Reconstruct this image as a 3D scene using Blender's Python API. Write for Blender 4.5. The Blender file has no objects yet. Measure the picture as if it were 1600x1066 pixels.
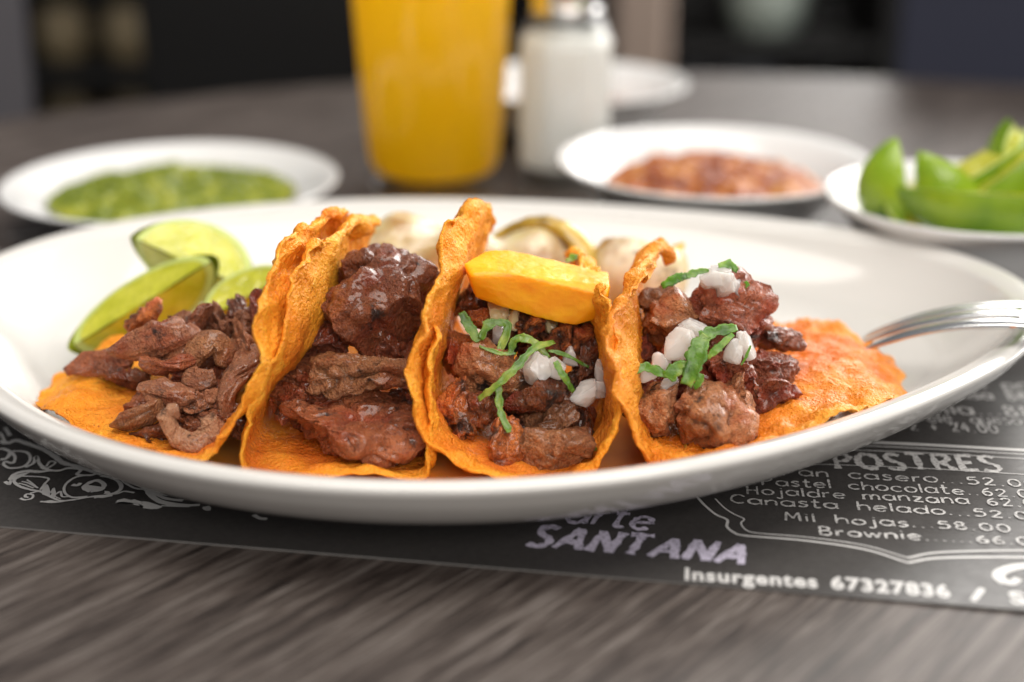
import bpy, bmesh, math, random
import numpy as np
from mathutils import Vector, Matrix, Euler

U = 0.01                      # everything below is written in centimetres
SC = bpy.context.scene
COL = SC.collection

# ------------------------------------------------------------------ camera
F, CX, CY = 2222.0, 800.0, 533.0
PITCH = math.radians(20.7)
CAM = np.array([0.0, -41.8, 17.4])
FW = np.array([0, math.cos(PITCH), -math.sin(PITCH)])
UP = np.array([0, math.sin(PITCH), math.cos(PITCH)])
cd = bpy.data.cameras.new('camera')
cam = bpy.data.objects.new('camera', cd)
COL.objects.link(cam)
cam.location = CAM * U
cam.rotation_euler = (math.pi / 2 - PITCH, 0, 0)
cd.sensor_width = 36.0
cd.lens = 36.0 * F / 1600.0
cd.clip_start = 0.01
cd.clip_end = 50
cd.dof.use_dof = True
cd.dof.focus_distance = 0.383
cd.dof.aperture_fstop = 4.3
cd.dof.aperture_blades = 0
SC.camera = cam

# ------------------------------------------------------------------ light
world = bpy.data.worlds.new('World')
SC.world = world
world.use_nodes = True
bg = world.node_tree.nodes['Background']
bg.inputs[0].default_value = (0.93, 0.96, 1.0, 1)
bg.inputs[1].default_value = 0.17


def area(name, loc, aim, sx, sy, power, color):
    l = bpy.data.lights.new(name, 'AREA')
    l.shape = 'RECTANGLE'
    l.size, l.size_y = sx * U, sy * U
    l.energy = power
    l.color = color
    o = bpy.data.objects.new(name, l)
    COL.objects.link(o)
    o.location = Vector(loc) * U
    o.rotation_euler = (Vector(aim) - Vector(loc)).to_track_quat('-Z', 'Y').to_euler()
    return o


area('window_light', (190, 190, 108), (0, 0, 2), 320, 170, 150, (1.0, 0.965, 0.92))
area('ceiling_light', (5, -10, 150), (0, 0, 2), 130, 110, 21, (1.0, 0.95, 0.88))
area('front_window_light', (70, -190, 120), (0, 0, 2), 160, 110, 29, (1.0, 0.95, 0.89))

SC.view_settings.view_transform = 'Standard'
SC.view_settings.look = 'None'
SC.view_settings.exposure = 0.18
SC.view_settings.gamma = 1.0
SC.view_settings.use_curve_mapping = False
SC.render.engine = 'CYCLES'
SC.cycles.use_denoising = True
SC.cycles.max_bounces = 10
SC.cycles.transmission_bounces = 8
SC.cycles.caustics_reflective = False
SC.cycles.caustics_refractive = False
SC.cycles.sample_clamp_indirect = 8


# ------------------------------------------------------------------ helpers
def ray(px, py):
    return FW + np.array([1.0, 0, 0]) * (px - CX) / F - UP * (py - CY) / F


def aty(px, py, y):
    d = ray(px, py)
    return CAM + d * (y - CAM[1]) / d[1]


def atz(px, py, z):
    d = ray(px, py)
    return CAM + d * (z - CAM[2]) / d[2]


_rng0 = np.random.RandomState(7)
_perm = _rng0.permutation(256)
_perm = np.concatenate([_perm, _perm, _perm])
_grad = _rng0.normal(size=(256, 3))
_grad /= np.linalg.norm(_grad, axis=1)[:, None]


def perlin(p):
    p = np.asarray(p, float)
    i = np.floor(p).astype(int)
    f = p - i
    i &= 255
    u = f * f * f * (f * (f * 6 - 15) + 10)
    out = 0
    for dx in (0, 1):
        wx = u[:, 0] if dx else 1 - u[:, 0]
        a = _perm[(i[:, 0] + dx) & 255]
        for dy in (0, 1):
            wy = u[:, 1] if dy else 1 - u[:, 1]
            b = _perm[a + ((i[:, 1] + dy) & 255)]
            for dz in (0, 1):
                wz = u[:, 2] if dz else 1 - u[:, 2]
                g = _grad[_perm[b + ((i[:, 2] + dz) & 255)]]
                out = out + wx * wy * wz * (g[:, 0] * (f[:, 0] - dx) + g[:, 1] * (f[:, 1] - dy) + g[:, 2] * (f[:, 2] - dz))
    return out * 1.6


def fbm(p, n=3):
    s, a = 0, 1.0
    for k in range(n):
        s = s + a * perlin(p * 2 ** k + 17.3 * k)
        a *= 0.5
    return s


def sstep(a, b, x):
    t = np.clip((x - a) / (b - a), 0, 1)
    return t * t * (3 - 2 * t)


def mesh(name, verts, faces, smooth=True):
    """verts in cm; faces an (n,3)/(n,4) array or a list of index tuples"""
    me = bpy.data.meshes.new(name)
    v = np.asarray(verts, np.float32) * U
    if isinstance(faces, np.ndarray):
        n, k = faces.shape
        me.vertices.add(len(v)); me.vertices.foreach_set('co', v.ravel())
        me.loops.add(n * k); me.loops.foreach_set('vertex_index', faces.astype(np.int32).ravel())
        me.polygons.add(n); me.polygons.foreach_set('loop_start', np.arange(0, n * k, k, dtype=np.int32))
        me.update(calc_edges=True); me.validate()
    else:
        me.from_pydata(v.tolist(), [], [list(f) for f in faces])
    me.polygons.foreach_set('use_smooth', [smooth] * len(me.polygons))
    me.update()
    return me


def put(name, me, m, parent=None, loc=None, rot=None):
    o = bpy.data.objects.new(name, me)
    COL.objects.link(o)
    if m is not None:
        o.data.materials.append(m)
    o.parent = parent
    if loc is not None:
        o.location = Vector([float(c) * U for c in loc])
    if rot is not None:
        o.rotation_euler = rot
    return o


def tag(o, label, cat, group=None, kind=None):
    o['label'] = label
    if cat:
        o['category'] = cat
    if group:
        o['group'] = group
    if kind:
        o['kind'] = kind
    return o


def thing(name, loc, label, cat, group=None, rotz=0):
    o = bpy.data.objects.new(name, None)
    COL.objects.link(o)
    o.empty_display_size = 0.01
    o.location = Vector([float(c) * U for c in loc])
    o.rotation_euler = (0, 0, rotz)
    return tag(o, label, cat, group)


def crom(pts, n=12, closed=False):
    """Catmull-Rom through pts"""
    P = np.asarray(pts, float)
    if len(P) == 2:
        return np.linspace(P[0], P[1], n + 1)
    Q = np.vstack([2 * P[0] - P[1], P, 2 * P[-1] - P[-2]])
    out = []
    t = np.linspace(0, 1, n, endpoint=False)[:, None]
    for k in range(1, len(Q) - 2):
        a, b, c, d = Q[k - 1], Q[k], Q[k + 1], Q[k + 2]
        out.append(0.5 * (2 * b + (c - a) * t + (2 * a - 5 * b + 4 * c - d) * t ** 2 + (3 * b - a - 3 * c + d) * t ** 3))
    out.append(P[-1:])
    return np.vstack(out)


def grid_faces(nu, nv, wrap_u=False):
    i = np.arange(nu if wrap_u else nu - 1)
    j = np.arange(nv - 1)
    I, J = np.meshgrid(i, j, indexing='ij')
    I2 = (I + 1) % nu
    return np.stack([I * nv + J, I2 * nv + J, I2 * nv + J + 1, I * nv + J + 1], -1).reshape(-1, 4)


def lathe(profile, n=96, sx=1.0, sy=1.0, smooth=4):
    """profile (r,z) turned round z"""
    P = crom(profile, smooth) if smooth > 1 else np.asarray(profile, float)
    a = np.linspace(0, 2 * math.pi, n, endpoint=False)
    r, z = P[:, 0], P[:, 1]
    V = np.stack([np.outer(np.cos(a), r) * sx, np.outer(np.sin(a), r) * sy, np.tile(z, (n, 1))], -1).reshape(-1, 3)
    return V, grid_faces(n, len(P), True)


def tube(path, radii, n=16, flat=1.0):
    P = np.asarray(path, float)
    R = np.interp(np.linspace(0, 1, len(P)), np.linspace(0, 1, len(radii)), radii)
    T = np.gradient(P, axis=0)
    T /= np.linalg.norm(T, axis=1)[:, None] + 1e-9
    ref = np.array([0.1, 0.2, 1.0])
    A = np.cross(T, ref); A /= np.linalg.norm(A, axis=1)[:, None] + 1e-9
    B = np.cross(T, A)
    a = np.linspace(0, 2 * math.pi, n, endpoint=False)
    V = P[:, None] + R[:, None, None] * (np.cos(a)[None, :, None] * A[:, None] + flat * np.sin(a)[None, :, None] * B[:, None])
    V = V.reshape(-1, 3)
    f = []
    m = len(P)
    for k in range(m - 1):
        for j in range(n):
            f.append((k * n + j, k * n + (j + 1) % n, (k + 1) * n + (j + 1) % n, (k + 1) * n + j))
    V = np.vstack([V, P[0], P[-1]])
    for j in range(n):
        f.append((m * n, (j + 1) % n, j))
        f.append((m * n + 1, (m - 1) * n + j, (m - 1) * n + (j + 1) % n))
    return V, f


def box_me(name, sx, sy, sz, bevel=0.15):
    bm = bmesh.new()
    bmesh.ops.create_cube(bm, size=1)
    bmesh.ops.scale(bm, vec=(sx * U, sy * U, sz * U), verts=bm.verts)
    bmesh.ops.bevel(bm, geom=list(bm.edges), offset=bevel * U, segments=3, affect='EDGES', profile=0.5)
    me = bpy.data.meshes.new(name)
    bm.to_mesh(me); bm.free()
    return me


# ------------------------------------------------------------------ materials
class M:
    """small node-tree helper round one Principled BSDF"""
    def __init__(s, name, color=(.8, .8, .8), rough=.5, **kw):
        s.m = bpy.data.materials.new(name)
        s.m.use_nodes = True
        s.nt = s.m.node_tree
        s.b = s.nt.nodes['Principled BSDF']
        s.set('Base Color', (*color, 1)); s.set('Roughness', rough)
        for k, v in kw.items():
            s.set(k.replace('_', ' '), v)

    def set(s, k, v):
        if isinstance(v, bpy.types.NodeSocket):
            s.nt.links.new(v, s.b.inputs[k])
        else:
            s.b.inputs[k].default_value = v

    def n(s, t, **kw):
        nd = s.nt.nodes.new(t)
        for k, v in kw.items():
            setattr(nd, k, v)
        return nd

    def link(s, v, sock):
        if isinstance(v, bpy.types.NodeSocket):
            s.nt.links.new(v, sock)
        else:
            sock.default_value = v

    def co(s, rnd=True, scale=(1, 1, 1), rot=(0, 0, 0)):
        c = s.n('ShaderNodeTexCoord').outputs['Object']
        if rnd:
            oi = s.n('ShaderNodeObjectInfo')
            ml = s.n('ShaderNodeMath', operation='MULTIPLY'); s.link(oi.outputs['Random'], ml.inputs[0]); ml.inputs[1].default_value = 7.0
            ad = s.n('ShaderNodeVectorMath', operation='ADD'); s.link(c, ad.inputs[0]); s.link(ml.outputs[0], ad.inputs[1])
            c = ad.outputs[0]
        if scale != (1, 1, 1) or rot != (0, 0, 0):
            mp = s.n('ShaderNodeMapping'); s.link(c, mp.inputs['Vector'])
            mp.inputs['Rotation'].default_value = rot
            m2 = s.n('ShaderNodeMapping'); s.link(mp.outputs[0], m2.inputs['Vector'])
            m2.inputs['Scale'].default_value = scale
            c = m2.outputs[0]
        return c

    def noise(s, co, scale, detail=3, rough=.55, dist=0.0):
        t = s.n('ShaderNodeTexNoise'); s.link(co, t.inputs['Vector'])
        t.inputs['Scale'].default_value = scale; t.inputs['Detail'].default_value = detail
        t.inputs['Roughness'].default_value = rough; t.inputs['Distortion'].default_value = dist
        return t.outputs['Fac']

    def voro(s, co, scale, feature='F1'):
        t = s.n('ShaderNodeTexVoronoi', feature=feature); s.link(co, t.inputs['Vector']); t.inputs['Scale'].default_value = scale
        return t.outputs['Distance']

    def ramp(s, fac, *stops):
        r = s.n('ShaderNodeValToRGB'); s.link(fac, r.inputs[0])
        e = r.color_ramp.elements
        while len(e) < len(stops):
            e.new(0.5)
        for k, (p, c) in enumerate(stops):
            e[k].position = p
            e[k].color = (*c, 1) if isinstance(c, tuple) else (c, c, c, 1)
        return r.outputs[0]

    def mix(s, fac, a, b, blend='MIX'):
        x = s.n('ShaderNodeMix', data_type='RGBA', blend_type=blend)
        s.link(fac, x.inputs[0])
        for v, sk in ((a, x.inputs[6]), (b, x.inputs[7])):
            s.link((*v, 1) if isinstance(v, tuple) else v, sk)
        return x.outputs[2]

    def math(s, op, a, b):
        x = s.n('ShaderNodeMath', operation=op); s.link(a, x.inputs[0]); s.link(b, x.inputs[1])
        return x.outputs[0]

    def bump(s, h, strength=.3, dist=.0005, prev=None):
        x = s.n('ShaderNodeBump'); s.link(h, x.inputs['Height'])
        x.inputs['Strength'].default_value = strength; x.inputs['Distance'].default_value = dist
        if prev is not None:
            s.link(prev, x.inputs['Normal'])
        return x.outputs[0]

    def attr(s, name):
        a = s.n('ShaderNodeAttribute'); a.attribute_name = name
        return a.outputs['Fac']


def sss(w, weight, radius, scale):
    w.set('Subsurface Weight', weight); w.set('Subsurface Radius', radius); w.set('Subsurface Scale', scale)


# --- table wood
w = M('dark_wood_laminate', rough=.38)
GA = -math.radians(50)
c1 = w.co(False, (15, 330, 1), (0, 0, GA))
c2 = w.co(False, (60, 1700, 1), (0, 0, GA))
c3 = w.co(False, (4.5, 75, 1), (0, 0, GA))
g1, g2, g3 = w.noise(c1, 1, 5, .6, .08), w.noise(c2, 1, 4, .6), w.noise(c3, 1.6, 3, .5, .12)
f = w.math('ADD', w.math('MULTIPLY', g1, .48), w.math('ADD', w.math('MULTIPLY', g3, .16), w.math('MULTIPLY', g2, .48)))
base = w.ramp(f, (.43, (.009, .006, .005)), (.52, (.036, .026, .022)), (.58, (.072, .056, .048)), (.68, (.145, .124, .113)))
w.set('Base Color', base)
w.set('Roughness', w.ramp(g2, (.3, .44), (.7, .58)))
w.set('Normal', w.bump(f, .35, .0006))
WOOD = w.m
# --- porcelain
w = M('white_porcelain', (.63, .613, .587), .13, Coat_Weight=.3, Coat_Roughness=.06)
sss(w, .08, (1, .9, .8), .003)
w.set('Roughness', w.ramp(w.noise(w.co(False), 60, 4), (.3, .10), (.7, .17)))
PORC = w.m
w = M('white_bowl_melamine', (.74, .74, .74), .2, Coat_Weight=.2)
BOWL = w.m
# --- tortilla
def tortilla_mat(name, a, b, c, wet):
    w = M(name, a, .4)
    co = w.co()
    big, mid, fine = w.noise(co, 45, 4, .6), w.noise(co, 210, 4, .6), w.noise(co, 900, 3, .6)
    col = w.ramp(big, (.30, c), (.47, b), (.66, a))
    col = w.mix(w.math('MULTIPLY', w.ramp(mid, (.50, 0.), (.72, 1.)), .45), col, tuple(min(1, x * 1.22 + .02) for x in a))
    col = w.mix(w.ramp(fine, (.40, .35), (.52, 0.)), col, c)
    col = w.mix(w.math('MULTIPLY', w.ramp(w.noise(co, 85, 4, .65), (.58, 0.), (.70, 1.)), .35), col, (.50, .16, .02))
    spk = w.ramp(w.voro(co, 420), (.10, 1.), (.17, 0.))
    spk = w.math('MULTIPLY', spk, w.ramp(w.noise(co, 130, 2), (.52, 0.), (.62, .75)))
    col = w.mix(spk, col, (.20, .05, .008))
    grease = w.attr('grease')
    gn = w.math('MULTIPLY', grease, w.ramp(w.noise(co, 70, 3), (.35, .35), (.6, 1.)))
    col = w.mix(gn, col, (.70, .16, .014))
    w.set('Base Color', col)
    r = w.ramp(w.noise(co, 120, 3), (.38, .46), (.6, .30))
    r = w.mix(grease, r, (wet, wet, wet))
    w.set('Roughness', r)
    w.set('Coat Weight', w.math('MULTIPLY', grease, .04)); w.set('Coat Roughness', .12)
    w.set('Specular IOR Level', .28)
    sss(w, .14, (1, .4, .1), .0010)
    h = w.math('ADD', w.math('MULTIPLY', mid, .8), w.math('MULTIPLY', fine, .5))
    w.set('Normal', w.bump(h, 1.0, .0026))
    return w.m


TORT = tortilla_mat('orange_tortilla', (.98, .45, .042), (.96, .355, .024), (.86, .245, .013), .5)
TORTW = tortilla_mat('greasy_tortilla', (.92, .40, .045), (.86, .30, .024), (.74, .20, .013), .18)


# --- meats
def meat_mat(name, light, mid, dark, char=.35, red=(.25, .03, .012), redamt=.3, rough=.34, coat=.35):
    light, mid, dark = [tuple(min(.85, k * x) for x, k in zip(c, (1.22, 1.10, .82))) for c in (light, mid, dark)]
    w = M(name, mid, rough)
    co = w.co()
    st = w.co(True, (1, 3.2, 1.6), (.5, .3, .8))
    n1, n2, n3, n4 = w.noise(co, 75, 4, .6), w.noise(st, 330, 4, .6), w.noise(co, 1100, 3, .6), w.noise(co, 120, 5, .65)
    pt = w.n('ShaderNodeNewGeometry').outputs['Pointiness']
    col = w.ramp(n1, (.30, dark), (.48, mid), (.68, light))
    col = w.mix(w.math('MULTIPLY', w.ramp(n2, (.42, 0.), (.66, 1.)), .5), col, light)
    fl = w.noise(st, 800, 3, .6)
    col = w.mix(w.ramp(fl, (.34, .65), (.50, 0.)), col, dark)
    col = w.mix(w.ramp(fl, (.56, 0.), (.70, .4)), col, light)
    col = w.mix(w.ramp(pt, (.42, .5), (.49, 0.)), col, tuple(.6 * x for x in dark))  # crease shade put into the colour: concave spots darkened
    col = w.mix(w.ramp(w.noise(co, 95, 3, .5), (.60 - redamt * .22, 0.), (.74 - redamt * .16, .6)), col, red)
    col = w.mix(w.ramp(n4, (.62 - char * .22, 0.), (.70 - char * .14, .92)), col, (.012, .008, .007))
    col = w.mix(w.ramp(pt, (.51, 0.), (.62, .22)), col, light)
    oi = w.n('ShaderNodeObjectInfo')
    hv = w.n('ShaderNodeHueSaturation'); w.link(col, hv.inputs['Color'])
    w.link(w.math('ADD', w.math('MULTIPLY', oi.outputs['Random'], .65), .70), hv.inputs['Value'])
    w.set('Base Color', hv.outputs[0])
    w.set('Roughness', w.ramp(w.noise(co, 260, 3), (.35, rough - .12), (.65, rough + .16)))
    w.set('Coat Weight', w.ramp(w.noise(co, 160, 2), (.40, .04), (.56, coat * .8))); w.set('Coat Roughness', .09)
    sss(w, .12, (1, .4, .25), .0007)
    h = w.math('ADD', w.math('MULTIPLY', n2, 1.0), w.math('ADD', w.math('MULTIPLY', n3, .55), w.math('MULTIPLY', fl, .6)))
    w.set('Normal', w.bump(h, 1.0, .0024))
    return w.m


BEEF = meat_mat('browned_beef', (.52, .235, .150), (.315, .118, .068), (.135, .046, .025), .20, (.32, .06, .02), .2, .40, .7)
STEAK = meat_mat('dark_seared_beef', (.37, .132, .070), (.215, .064, .031), (.100, .025, .012), .16, (.30, .038, .012), .35, .36, .9)
PASTOR = meat_mat('red_marinated_pork', (.60, .195, .055), (.38, .100, .026), (.140, .032, .011), .48, (.52, .034, .010), .7, .40, .7)
CHARRED = meat_mat('charred_pork', (.28, .080, .028), (.120, .034, .014), (.036, .015, .010), .66, (.36, .028, .010), .3, .34, .8)
PORK = meat_mat('browned_pork', (.46, .215, .118), (.29, .118, .060), (.130, .046, .024), .12, (.38, .070, .02), .3, .40, .7)
PALE = meat_mat('pale_cooked_meat', (.66, .370, .270), (.54, .270, .185), (.36, .14, .085), .0, (.40, .11, .05), .0, .42, .5)
DARKP = meat_mat('dark_glazed_pork', (.37, .115, .065), (.205, .056, .031), (.075, .021, .014), .22, (.38, .034, .011), .5, .34, .9)

w = M('diced_onion', (.82, .78, .73), .14, Coat_Weight=.3)
sss(w, 1.0, (1, .95, .9), .006)
w.set('Alpha', .6)
ONION = w.m
w = M('oily_onion', (.82, .62, .33), .22, Coat_Weight=.3, Alpha=.75)
sss(w, .8, (1, .8, .5), .004)
ONIONY = w.m
w = M('cilantro_green', (.08, .2, .02), .36)
co = w.co()
w.set('Base Color', w.ramp(w.noise(co, 150, 4), (.32, (.030, .085, .008)), (.5, (.085, .19, .016)), (.68, (.30, .40, .07))))
w.set('Normal', w.bump(w.noise(co, 600, 3), .5, .0006))
sss(w, .25, (.4, 1, .2), .002)
CILA = w.m
w = M('pineapple_flesh', (.9, .5, .02), .36, Specular_IOR_Level=.3, Coat_Weight=.12, Coat_Roughness=.2)
co = w.co(False, (1, .35, 1))
fn = w.noise(co, 420, 4)
w.set('Roughness', .42)
w.set('Base Color', w.ramp(w.noise(w.co(False, (1, .4, 1.6)), 130, 4), (.3, (.84, .30, .004)), (.65, (.90, .42, .010))))
sss(w, .6, (1, .55, .12), .003)
w.set('Normal', w.bump(fn, .35, .0005))
PINE = w.m
w = M('lime_rind', (.10, .24, .012), .30, Coat_Weight=.25)
co = w.co()
w.set('Base Color', w.ramp(w.noise(co, 40, 3), (.35, (.12, .25, .007)), (.7, (.29, .43, .016))))
w.set('Normal', w.bump(w.voro(co, 700), .3, .0006))
RIND = w.m
w = M('lime_pith', (.50, .58, .16), .5)
sss(w, .4, (1, 1, .4), .003)
PITH = w.m
w = M('pale_lime_rind', (.22, .29, .02), .35)
w.set('Base Color', w.ramp(w.noise(w.co(), 40, 3), (.35, (.24, .31, .014)), (.7, (.38, .43, .03))))
RINDP = w.m
w = M('lime_flesh', (.60, .66, .10), .25, Coat_Weight=.3)
co = w.co()
w.set('Base Color', w.ramp(w.noise(co, 120, 3), (.3, (.42, .43, .012)), (.7, (.60, .58, .07))))
w.set('Normal', w.bump(w.voro(co, 350), .5, .0008))
sss(w, .6, (1, 1, .3), .005)
FLESH = w.m
w = M('grilled_onion_skin', (.8, .7, .5), .3, Coat_Weight=.3)
co = w.co()
st = w.co(True, (1, 1, .25))
col = w.ramp(w.noise(st, 130, 3), (.35, (.66, .55, .28)), (.6, (.84, .78, .60)))
col = w.mix(w.ramp(w.noise(co, 48, 4), (.50, 0.), (.66, .85)), col, (.36, .17, .04))
col = w.mix(w.ramp(w.noise(co, 60, 4), (.64, 0.), (.72, .9)), col, (.05, .025, .010))
w.set('Base Color', col)
sss(w, .5, (1, .8, .4), .004)
ONBULB = w.m
w = M('grilled_onion_stalk', (.35, .25, .04), .3, Coat_Weight=.3)
st = w.co(True)
w.set('Base Color', w.ramp(w.noise(st, 90, 4), (.3, (.20, .12, .012)), (.5, (.46, .29, .03)), (.7, (.62, .44, .07))))
sss(w, .3, (1, .8, .3), .003)
STALK = w.m
w = M('chile_oil', (.95, .36, .03), .3, Specular_IOR_Level=.25)
w.set('Alpha', w.math('MULTIPLY', w.attr('film'), .95))
OIL = w.m
w = M('orange_juice', (.95, .45, .012), .35)
w.set('Base Color', (1.0, .60, .016, 1))
sss(w, .3, (1, .62, .10), .012)
tl = w.n('ShaderNodeBsdfTranslucent'); tl.inputs[0].default_value = (1.0, .72, .03, 1)
mx = w.n('ShaderNodeMixShader'); mx.inputs[0].default_value = .72
w.link(w.b.outputs[0], mx.inputs[1]); w.link(tl.outputs[0], mx.inputs[2])
w.link(mx.outputs[0], w.nt.nodes['Material Output'].inputs['Surface'])
JUICE = w.m
w = M('clear_glass')
tr = w.n('ShaderNodeBsdfTransparent'); tr.inputs[0].default_value = (.985, .992, .986, 1)
gl = w.n('ShaderNodeBsdfGlossy'); gl.inputs['Roughness'].default_value = .02
fr = w.n('ShaderNodeLayerWeight'); fr.inputs['Blend'].default_value = .5
fp = w.math('ADD', w.math('MULTIPLY', w.math('POWER', fr.outputs['Facing'], 3.5), .35), .03)
mx = w.n('ShaderNodeMixShader')
w.link(fp, mx.inputs[0]); w.link(tr.outputs[0], mx.inputs[1]); w.link(gl.outputs[0], mx.inputs[2])
w.link(mx.outputs[0], w.nt.nodes['Material Output'].inputs['Surface'])
GLASS = w.m
w = M('brushed_steel', (.86, .86, .86), .22, Metallic=1.0)
STEEL = w.m
w = M('salt_grains', (.93, .92, .90), .7)
w.set('Normal', w.bump(w.noise(w.co(False), 2200, 2), .4, .0006))
tl = w.n('ShaderNodeBsdfTranslucent'); tl.inputs[0].default_value = (.95, .94, .92, 1)
mx = w.n('ShaderNodeMixShader'); mx.inputs[0].default_value = .45
w.link(w.b.outputs[0], mx.inputs[1]); w.link(tl.outputs[0], mx.inputs[2])
w.link(mx.outputs[0], w.nt.nodes['Material Output'].inputs['Surface'])
SALT = w.m
w = M('green_salsa', (.2, .3, .02), .45)
co = w.co(False)
w.set('Base Color', w.ramp(w.noise(co, 95, 5, .65), (.34, (.070, .105, .004)), (.52, (.185, .225, .010)), (.66, (.36, .36, .04))))
sss(w, .12, (.8, 1, .2), .002)
GSAL = w.m
w = M('red_salsa', (.4, .1, .03), .5)
co = w.co(False)
w.set('Base Color', w.ramp(w.noise(co, 100, 5, .65), (.34, (.09, .016, .004)), (.48, (.27, .055, .008)), (.57, (.40, .13, .020)), (.68, (.52, .28, .08))))
sss(w, .1, (1, .5, .2), .002)
RSAL = w.m
w = M('black_paper', (.030, .027, .026), .42)
co = w.co(False)
w.set('Base Color', w.ramp(w.noise(co, 900, 4, .7), (.3, (.036, .033, .032)), (.7, (.056, .052, .050))))
w.set('Roughness', w.ramp(w.noise(co, 300, 3), (.3, .36), (.7, .46)))
w.set('Normal', w.bump(w.noise(co, 2500, 3), .15, .0003))
PAPER = w.m
w = M('white_chalk_print', (.55, .54, .53), .5)
co = w.co(False)
w.set('Base Color', w.ramp(w.noise(co, 1300, 4, .7), (.36, (.16, .15, .15)), (.52, (.52, .51, .50))))
CHALK = w.m
PRINT = M('white_print', (.56, .55, .54), .45).m
w = M('lilac_chalk_print', (.5, .46, .58), .5)
w.set('Base Color', w.ramp(w.noise(w.co(False), 1000, 4, .7), (.34, (.20, .18, .24)), (.52, (.56, .52, .64))))
LILAC = w.m
FLOORM = M('dark_floor', (.018, .016, .016), .4).m
WALLM = M('dark_wall', (.006, .006, .006), .8).m
NAVY = M('navy_fabric', (.034, .037, .062), .85).m
GREYF = M('grey_fabric', (.085, .08, .09), .85).m
BLACKW = M('black_wood', (.006, .0055, .0055), .5).m
BROWNW = M('brown_wood', (.42, .32, .26), .5).m
BEIGE = M('beige_ceramic', (.24, .185, .105), .5).m
PALEG = M('pale_green_ceramic', (.40, .46, .41), .4).m
SLATE = M('slate_ceramic', (.15, .165, .185), .5).m

# ------------------------------------------------------------------ setting
def slab(name, x0, x1, y0, y1, z0, z1, m):
    me = box_me(name, x1 - x0, y1 - y0, z1 - z0, .2)
    o = put(name, me, m, None, ((x0 + x1) / 2, (y0 + y1) / 2, (z0 + z1) / 2))
    o['kind'] = 'structure'
    return o


slab('floor', -500, 500, -300, 620, -80, -75, FLOORM)
slab('wall', -500, 500, 620, 630, -75, 200, WALLM)

# round table
t = thing('round_table', (10, -2.5, -75), 'round dark wood laminate table with diagonal grain under the plate', 'table')
V, Fc = lathe([(0, -3), (58.5, -3), (59.6, -2.6), (60, -1.5), (59.7, -.3), (59, 0), (50, 0), (0, 0)], 160, smooth=1)
put('tabletop', mesh('tabletop', V, Fc, False), WOOD, t, (0, 0, 75))
V, Fc = lathe([(0, 0), (28, 0), (28, 1.5), (5, 4), (4.5, 10), (4.5, 68), (14, 72), (0, 72)], 48, smooth=1)
put('pedestal', mesh('pedestal', V, Fc), BLACKW, t, (0, 0, 0))


# ------------------------------------------------------------------ menu placemat
def ribbon(path, width, jitter=0.0, seed=0):
    P = np.asarray(path, float)[:, :2]
    T = np.gradient(P, axis=0); T /= np.linalg.norm(T, axis=1)[:, None] + 1e-9
    N = np.stack([-T[:, 1], T[:, 0]], 1)
    wv = np.broadcast_to(np.asarray(width, float), (len(P),)) * .5
    if jitter:
        q = np.stack([P[:, 0] * 9, P[:, 1] * 9, np.full(len(P), seed * 1.7)], 1)
        wv = wv * (1 + jitter * perlin(q))
    # round-ish ends
    V = np.vstack([P + N * wv[:, None], P - N * wv[:, None]])
    n = len(P)
    return V, [(k, k + 1, n + k + 1, n + k) for k in range(n - 1)]


def arc(cx, cy, rx, ry, a0, a1, n=12):
    a = np.radians(np.linspace(a0, a1, n))
    return [(cx + rx * math.cos(x), cy + ry * math.sin(x)) for x in a]


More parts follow.
